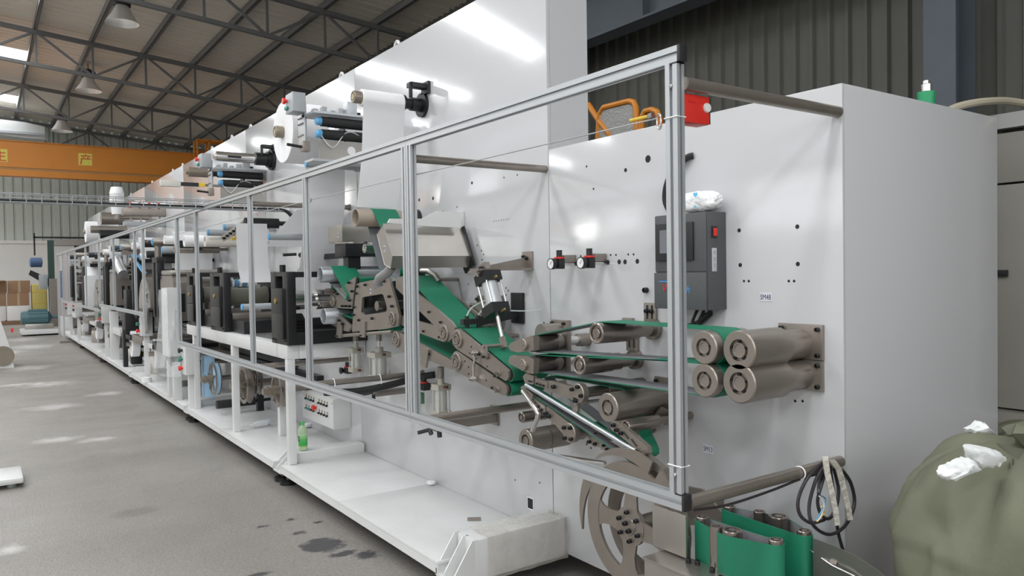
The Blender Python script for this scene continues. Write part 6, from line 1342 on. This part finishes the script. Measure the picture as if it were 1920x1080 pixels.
    rod_thing('cross_roller', Y+.2, base+.86+.1*rs_.random(), .05, 1.74, (PAPER, NICKEL, BLKFR)[i % 3], ('white', 'nickel', 'black')[i % 3] + ' high cross roller over the ' + where, 'roller', 'cross rollers', tip=(None, BLUE, None)[i % 3])
    mb = MB(); mb.box((1.78, Y+.36, base+.66), (WALL-.001, Y+.40, base+.70)); o = part('tie_bar', mb, BLKFR, None, 0); setp(o, 'thin black tie bar over the ' + where, 'bar', 'black tie bars')
    mb = MB(); mb.box((1.74, Y-.45, .60), (WALL-.001, Y+.40, .70 if i % 2 else .66), .004); o = part('bed_rail', mb, (NICKEL, BLKFR, WPAINT)[i % 3], None); setp(o, ('steel', 'black', 'white')[i % 3] + ' bed rail below the ' + where, 'rail', 'bed rails')
    if i % 3 == 0:
        web([(Y+.05, base+1.0), (Y-.1, base+.8), (Y-.05, base+.55)], 1.8, 2.2, 'short white web strip at the ' + where)
    if i % 3 == 1:
        vv = Vector((1.82, Y+.3, base+.66)); t2 = cylinder('small upright air cylinder at the ' + where, vv+Vector((0, 0, .28)), vv, .035, vv-Vector((0, 0, .12)), m_head=CREAM, name='air_cylinder', group='small air cylinders', head_h=.03)
    # lower zone
    if i % 2 == 0:
        reelz = .44; t3 = thing('waste_roll', 'white material roll low on the platform at the ' + where, 'roll', (1.85, Y, .2), 'low material rolls'); mb = MB(); mb.lathe((1.80, Y-.1, .52), (1, 0, 0), [(0, .03), (0, .19), (.10, .19), (.10, .03)], 28); part('roll', mb, PAPER, t3); mb = MB(); mb.cyl((1.74, Y-.1, .52), (WALL, Y-.1, .52), .03, 12); part('axle', mb, NICKEL, t3)
    else:
        t3 = thing('vacuum_pot', 'dull steel vacuum pot low on the platform at the ' + where, 'pot', (1.95, Y, .171), 'vacuum pots'); mb = MB(); mb.lathe((1.98, Y, .171), (0, 0, 1), [(0, .13), (.22, .13), (.30, .08), (.34, .05)], 20); part('pot', mb, STAIN, t3); mb = MB(); mb.tube([(1.98, Y, .50), (1.98, Y+.05, .60), (2.08, Y+.1, .64), (WALL, Y+.1, .64)], .035, 10); part('duct', mb, mat('silver_duct', (.55, .56, .57), .35, .7), t3)
rr2 = random.Random(5)
for k in range(16):
    yy = 8.9+.75*k+rr2.uniform(-.2, .2); zz = rr2.choice((1.62, 1.74, 1.86, 1.96, 1.50)); m_ = (BLKFR, BLKFR, NICKEL)[k % 3]
    mb = MB(); mb.obox((1.70+rr2.uniform(0, .1), yy, zz), (WALL-.001, yy, zz), .05, rr2.choice((.03, .05, .07)))
    mb.box((1.95, yy-.05, zz-.07), (2.03, yy+.05, zz+.03)); o = part('cross_rod', mb, m_, None, 0)
    setp(o, ('flat black' if k % 3 < 2 else 'flat nickel')+' cross bar with clamp block, '+LAB[k]+' beyond the covered pedestal', 'bar', 'flat cross bars')
# silver flexible duct and blue hoses
cable('flex_duct', [(1.75, 12.6, 1.55), (1.72, 12.9, 1.72), (1.78, 13.3, 1.78), (1.95, 13.6, 1.70), (2.2, 13.7, 1.6)], .07, mat('silver_duct', (.55, .56, .57), .35, .7), 'silver flexible duct arching over the middle of the line', 'duct', n=12)
for k in (0, 3): cable('blue_hose', [(1.75+.03*k, 10.9+.1*k, 1.55), (1.70, 11.1+.1*k, 1.70+.03*k), (1.78, 11.4, 1.78), (2.0, 11.5+.1*k, 1.72), (2.3, 11.5, 1.8)], .012, BLUE, ('lowest', 'second lowest', 'second highest', 'highest')[k] + ' thin blue air hose beyond the covered pedestal', 'hose')
# long nickel and black rails along the wall
for k, (z, x, m, l) in enumerate(((1.86, 2.1, BLKFR, 'upper black rail along the far half of the tall wall'), (1.98, 2.2, NICKEL, 'nickel pipe along the far half of the tall wall'), (.82, 2.2, NICKEL, 'low nickel pipe along the far half of the line'))):
    mb = MB(); mb.cyl((x, 8.3, z), (x, 21.5, z), .025, 12)
    for y in (8.5, 12, 16, 20, 21.3): mb.cyl((x, y, z), (WALL, y, z), .018, 8)
    o = part('long_pipe', mb, m, None); setp(o, l, 'pipe', 'long pipes on the far wall')
# black bracket stand on the platform
c = onZ(232, 680, .171); bs = thing('bracket_stand', 'black bracket stand with motor on the far platform', 'stand', c); X, Y = 1.72, 12.6
mb = MB(); mb.box((X, Y-.05, .171), (X+.06, Y+.05, .72), .004); part('column', mb, BLKFR, bs); mb = MB(); mb.box((X+.02, Y-.12, .60), (X+.42, Y+.2, .98), .02); part('head', mb, BLKFR, bs)
for z in (.52, .44): mb = MB(); mb.box((X+.06, Y-.04, z), (X+.40, Y+.04, z+.05)); part('shelf', mb, BLKFR, bs, 0)
mb = MB(); mb.box((X+.1, Y-.08, .20), (X+.25, Y+.08, .40), .02); part('motor', mb, BLKFR, bs); mb = MB(); mb.box((X+.26, Y-.06, .3), (X+.36, Y+.06, .38), .01); part('yellow_tag', mb, YELLOW, bs)
p = onZ(275, 715, .18); mb = MB(); mb.lathe((p.x, p.y, .171), (0, 0, 1), [(0, .05), (0, .06), (.06, .06), (.06, .05)], 18); o = part('tape_ring', mb, WPLAS, None); setp(o, 'small white tape ring lying on the platform near the covered pedestal', 'tape')
for k, (px, py, s, l) in enumerate(((285, 690, .12, 'larger white poly bag heap beside the covered pedestal'), (262, 678, .09, 'smaller white poly bag heap beside the black bracket stand'))):
    p = onZ(px, py, .171); mb = crumple('', '', '', (p.x+.1, p.y, .171), s*1.2, s*1.8, s*.55, None, 30+k); o = part('poly_bag', mb, mat('poly_film', (.75, .78, .80), .25, alpha=.8, bump=1, bscale=30), None, 60); setp(o, l, 'bag', 'poly bags')
# ================================================================ far end of the aisle
mb = MB(); mb.box((.85, 23.6, .04), (2.0, 24.6, .16), .01); o = part('skid_base', mb, WPAINT, None); setp(o, 'white steel skid base under the teal motor', 'base')
mt = thing('teal_motor', 'teal finned electric motor on the white skid', 'motor', (1.2, 24.1, .16))
mb = MB(); mb.lathe((.86, 24.1, .46), (1, 0, 0), [(0, .10), (.02, .18), (.16, .20), (.16, .21), (.62, .21), (.62, .18), (.70, .10), (.70, .04), (.85, .04)], 28); part('casing', mb, TEALMOT, mt)
for k in range(12): a_ = 2*PI*k/12; mb = MB(); mb.obox((1.04, 24.1+.21*math.cos(a_), .46+.21*math.sin(a_)), (1.46, 24.1+.21*math.cos(a_), .46+.21*math.sin(a_)), .012, .03, (0, math.cos(a_), math.sin(a_))); part('fin', mb, TEALMOT, mt, 0)
mb = MB(); mb.box((.95, 23.9, .16), (1.6, 24.3, .30), .01); part('foot', mb, STAIN, mt)
mb = MB(); mb.box((1.62, 25.2, 0), (1.80, 25.4, 1.5)); o = part('steel_post', mb, NICKEL, None, 0); setp(o, 'plain brown steel post beside the far motor', 'post')
gp = thing('motor_column', 'dark green column with a blue motor on a side arm at the far end', 'column', (1.72, 26, 0)); c = onY(72, 492, 26)
mb = MB(); mb.box((1.64, 25.95, 0), (1.80, 26.1, 2.62)); part('column', mb, mat('dark_green_paint', (.03, .07, .06), .5), gp, 0)
mb = MB(); mb.lathe((c.x-.22, 26, c.z), (1, 0, 0), [(0, .08), (.03, .14), (.3, .14), (.32, .06)], 20); part('motor', mb, BLUEMOT, gp); mb = MB(); mb.prism([(c.x-.25, c.z-.35), (c.x-.2, c.z-.22), (1.64, c.z-.45), (1.64, c.z-.7)], 25.96, 26.06, 'y'); part('arm', mb, BLKFR, gp, 0)
mb = MB(); mb.box((1.30, 25.98, c.z+.2), (1.34, 26.04, c.z+.85)); mb.box((1.30, 25.98, c.z+.7), (3.0, 26.04, c.z+.75)); part('bar', mb, BLKFR, gp, 0); mb = MB(); mb.box((1.40, 25.9, 1.2), (1.62, 26.1, 1.62), .005); part('switch_box', mb, GREYPL, gp)
# portal at the far wall
mb = MB(); mb.box((2.2, 33.55, 2.75), (6, 33.8, 2.98)); struct('trim_2', mb, STAIN); mb = MB(); mb.box((2.3, 33.6, 0), (3.0, 33.74, 2.74)); d = struct('door_2', mb, PLASTER)
mb = MB(); mb.box((3.0, 33.7, 0), (6, 33.8, 2.74)); struct('doorway_3', mb, mat('brown_recess', (.12, .10, .09), .6))  # dark brown sheet stands in for the shaded recess of the portal
# machine tail hardware beyond the fence end
tc_ = thing('tail_cabinet', 'pale steel cabinet with blue base at the far end of the line', 'cabinet', (2.0, 23.2, 0)); mb = MB(); mb.box((1.75, 22.9, .5), (2.9, 23.5, 2.1), .01); part('body', mb, mat('pinkish_grey', (.46, .42, .41), .5), tc_); mb = MB(); mb.box((1.72, 22.85, 0), (2.95, 23.55, .5), .01); part('base', mb, WPAINT, tc_); mb = MB(); mb.box((1.73, 22.87, 1.0), (1.749, 23.3, 1.7)); part('door', mb, BLUEMOT, tc_, 0)
dr = thing('steel_drum_tank', 'dull steel tank lying low at the far end of the fence', 'tank', (1.9, 20.9, .171)); mb = MB(); mb.cyl((1.75, 20.9, .62), (2.3, 20.9, .62), .33, 28); part('tank', mb, NICKEL, dr); mb = MB(); mb.box((1.8, 20.7, .171), (2.2, 21.1, .32)); part('cradle', mb, WPAINT, dr, 0)
# cartons and wrapped stack
def carton(x, y, z, w, d_, h, label, m=CARD, flap=False):
    t = thing('carton', label, 'box', (x+w/2, y+d_/2, z), 'cartons against the far wall'); mb = MB(); mb.box((x, y, z), (x+w, y+d_, z+h), .01); part('body', mb, m, t)
    mb = MB(); mb.box((x+w*.44, y-.004, z+.01), (x+w*.56, y-.001, z+h+.003)); part('tape', mb, mat('tan_tape', (.5, .38, .24), .3), t, 0)
    if flap: mb = MB(); mb.box((x-.2, y-.35, z+h), (x+w*.9, y-.01, z+h+.012)); part('flap', mb, m, t, 0)
carton(.18, 30.2, 1.05, .55, .5, .40, 'brown carton on top of the left stack, flap hanging open', flap=True); carton(.76, 30.2, 1.05, .62, .5, .40, 'brown carton on top of the right stack beside the yellow bale'); carton(.1, 30.2, .62, .6, .5, .42, 'brown carton in the lower row, left'); carton(.74, 30.2, .62, .6, .5, .42, 'brown carton in the lower row, right')
for k, l in ((0, 'left'), (1, 'right')): mb = MB(); mb.box((.02+.68*k, 30.1, .12), (.66+.68*k, 30.8, .615), .03); o = part('white_bale', mb, WPLAS, None); setp(o, l + ' white wrapped bale under the brown cartons', 'bale', 'white bales')
mb = MB(); mb.box((-.4, 30.0, 0), (1.4, 30.9, .115), .01); o = part('pallet', mb, mat('pallet_wood', (.25, .15, .09), .8), None); setp(o, 'wooden pallet under the cartons by the far wall', 'pallet')
yb2 = thing('yellow_bale', 'yellow wrapped bale beside the cartons', 'bale', (1.6, 30.5, 0)); mb = MB(); mb.box((1.42, 30.1, 0), (1.85, 30.8, 1.32), .08); part('bale', mb, mat('yellow_wrap', (.55, .46, .14), .6, bump=.6, bscale=12), yb2)
for z in (.35, .7, 1.05): mb = MB(); mb.box((1.415, 30.095, z), (1.855, 30.805, z+.02)); part('strap', mb, YELLOW, yb2, 0)
a, b = onY(0, 224, 31.5), onY(83, 240, 31.5); dz_ = onY(60, 262, 31.5).z
dct = thing('roof_duct', 'pale grey duct box under the roof above the orange crane', 'duct', (a.x, 31.5, dz_)); mb = MB(); mb.prism([(a.x-4, a.z+.1), (a.x-4, dz_+.25), (b.x-.5, dz_), (b.x, dz_), (b.x, b.z), (b.x-.6, b.z+.1)], 31.2, 32.2, 'y'); part('duct', mb, mat('pale_duct', (.5, .51, .5), .5), dct, 0)
mb = MB(); mb.box((a.x-4, 31.15, dz_+.12), (b.x, 31.2, dz_+.2)); part('seam_flange', mb, GREYPL, dct, 0)
# ================================================================ left edge of the aisle
lm_ = thing('white_machine_end', 'white machine end with round brown opening at the left edge', 'machine', (.0, 15.6, 0))
mb = MB(); mb.prism([(-.8, 0), (.44, 0), (.40, .3), (.20, 1.08), (-.8, 1.08)], 15.45, 16.2, 'y'); part('body', mb, WPAINT, lm_, 0)
c = onY(5, 668, 15.44); mb = MB(); mb.lathe((c.x, 15.45, c.z), (0, -1, 0), [(0, .17), (.012, .17), (.012, .13), (.004, .128), (.004, 0)], 26); part('opening', mb, CORE, lm_)
c = onY(23, 620, 15.44); mb = MB(); mb.box((c.x-.02, 15.42, c.z-.03), (c.x+.015, 15.45, c.z+.04)); part('red_handle', mb, RED, lm_, 0)
sc_ = thing('platform_scale', 'low white platform scale on the floor at the left edge', 'scale', (-.1, 6.7, 0))
mb = MB(); mb.box((-.5, 6.50, .03), (.225, 6.93, .075), .02); part('deck', mb, WPAINT, sc_)
for x, y in ((.15, 6.58), (.15, 6.86), (-.4, 6.58), (-.4, 6.86)): mb = MB(); mb.cyl((x, y, 0), (x, y, .03), .03, 12); part('foot', mb, GREYPL, sc_)
# ================================================================ behind the near cabinet
oc_ = thing('orange_ladder', 'orange tubular ladder platform wrapped in clear film behind the cabinet', 'ladder', (3.7, 3.9, 0)); OX = 3.7
def opx(pts, r=.022): mb = MB(); mb.tube([onX(a, b, OX) for a, b in pts], r, 10); return part('rail_tube', mb, ORANGE, oc_)
def post(px, py):
    a = onX(px, py, OX); mb = MB(); mb.cyl((OX, a.y, 0), a, .022, 10); part('upright', mb, ORANGE, oc_)
opx([(1122, 260), (1124, 215), (1132, 202), (1180, 190), (1188, 192), (1192, 200), (1194, 245)]); opx([(1103, 196), (1120, 222), (1143, 252)]); opx([(1203, 240), (1204, 220), (1210, 209), (1222, 206), (1232, 210), (1236, 220), (1237, 240)]); post(1122, 258); post(1194, 243); post(1143, 250); post(1203, 238); post(1237, 238)
mb = MB(); P = [onX(a, b, OX+.0) for a, b in ((1124, 262), (1126, 216), (1134, 205), (1180, 194), (1188, 200), (1191, 245))]
mb.prism([(p.y, p.z) for p in P], OX-.008, OX+.008); part('film_wrap', mb, mat('crumpled_film', (.45, .45, .43), .12, alpha=.75, bump=1.0, bscale=60), oc_, 0)
gb = thing('signal_beacon', 'green capped beacon with silver top on the near cabinet', 'beacon', Vector((3.1, 1.56, 2.1)))
p = ray(1737, 185); tt = 3.1/p.x; c = Vector((3.1, p.y*tt, 2.1))
mb = MB(); mb.lathe(c, (0, 0, 1), [(0, .028), (.075, .034), (.085, .034), (.085, .020)], 18); part('green_cap', mb, mat('beacon_green', (.02, .28, .12), .4), gb); mb = MB(); mb.lathe(c+Vector((0, 0, .085)), (0, 0, 1), [(0, .021), (.03, .021), (.034, .015), (.045, .013), (.045, 0)], 12); part('silver_top', mb, CHROME, gb)
a = onZ(1780, 202, 2.115)
q0 = ray(1778, 203); t0 = 3.3/q0.x; q1 = ray(1850, 190); t1 = 3.5/q1.x; q2 = ray(1925, 195); t2_ = 3.8/q2.x
P0, P1, P2 = [Vector((0, 0, EYE))+q*s for q, s in ((q0, t0), (q1, t1), (q2, t2_))]
cable('beige_hose', [P0+Vector((0, .02, -.06)), P0+Vector((.03, 0, .0)), P1, P2, P2+Vector((.3, -.2, -.1)), P2+Vector((.5, -.3, -1.0)), Vector((P2.x+.5, P2.y-.3, .02))], .016, mat('beige_hose', (.38, .34, .26), .5), 'beige hose arching off the back of the near cabinet', 'hose')
# sliding door in the back wall
dd = thing('door_1', None, None, (8.0, 2.8, 0), kind='structure'); DM = mat('beige_door', (.30, .285, .25), .5, var=.12, vscale=2)
mb = MB(); mb.box((7.98, 1.2, 2.78), (8.10, 4.4, 2.92)); part('header_rail', mb, mat('pale_rail', (.5, .5, .49), .5), dd, 0)
for y0_, y1_, z0_, z1_ in ((1.4, 2.86, 2.27, 2.74), (2.9, 4.3, 2.27, 2.74), (2.95, 4.3, .12, 2.25), (1.4, 2.9, .12, 2.25)):
    mb = MB(); mb.box((8.02, y0_, z0_), (8.06, y1_, z1_), .004); part('door_panel', mb, DM, dd)
mb = MB(); mb.box((8.03, 2.86, .1), (8.07, 2.95, 2.75)); part('jamb', mb, mat('rusty_jamb', (.10, .09, .085), .6), dd, 0); c = onX(1872, 512, 8.0); mb = MB(); mb.box((7.97, c.y-.08, c.z-.03), (8.02, c.y+.05, c.z+.03), .005); part('handle', mb, BLKPL, dd)
mb = MB(); mb.box((7.9, 1.2, 0), (8.08, 4.4, .10)); struct('trim_3', mb, DM)
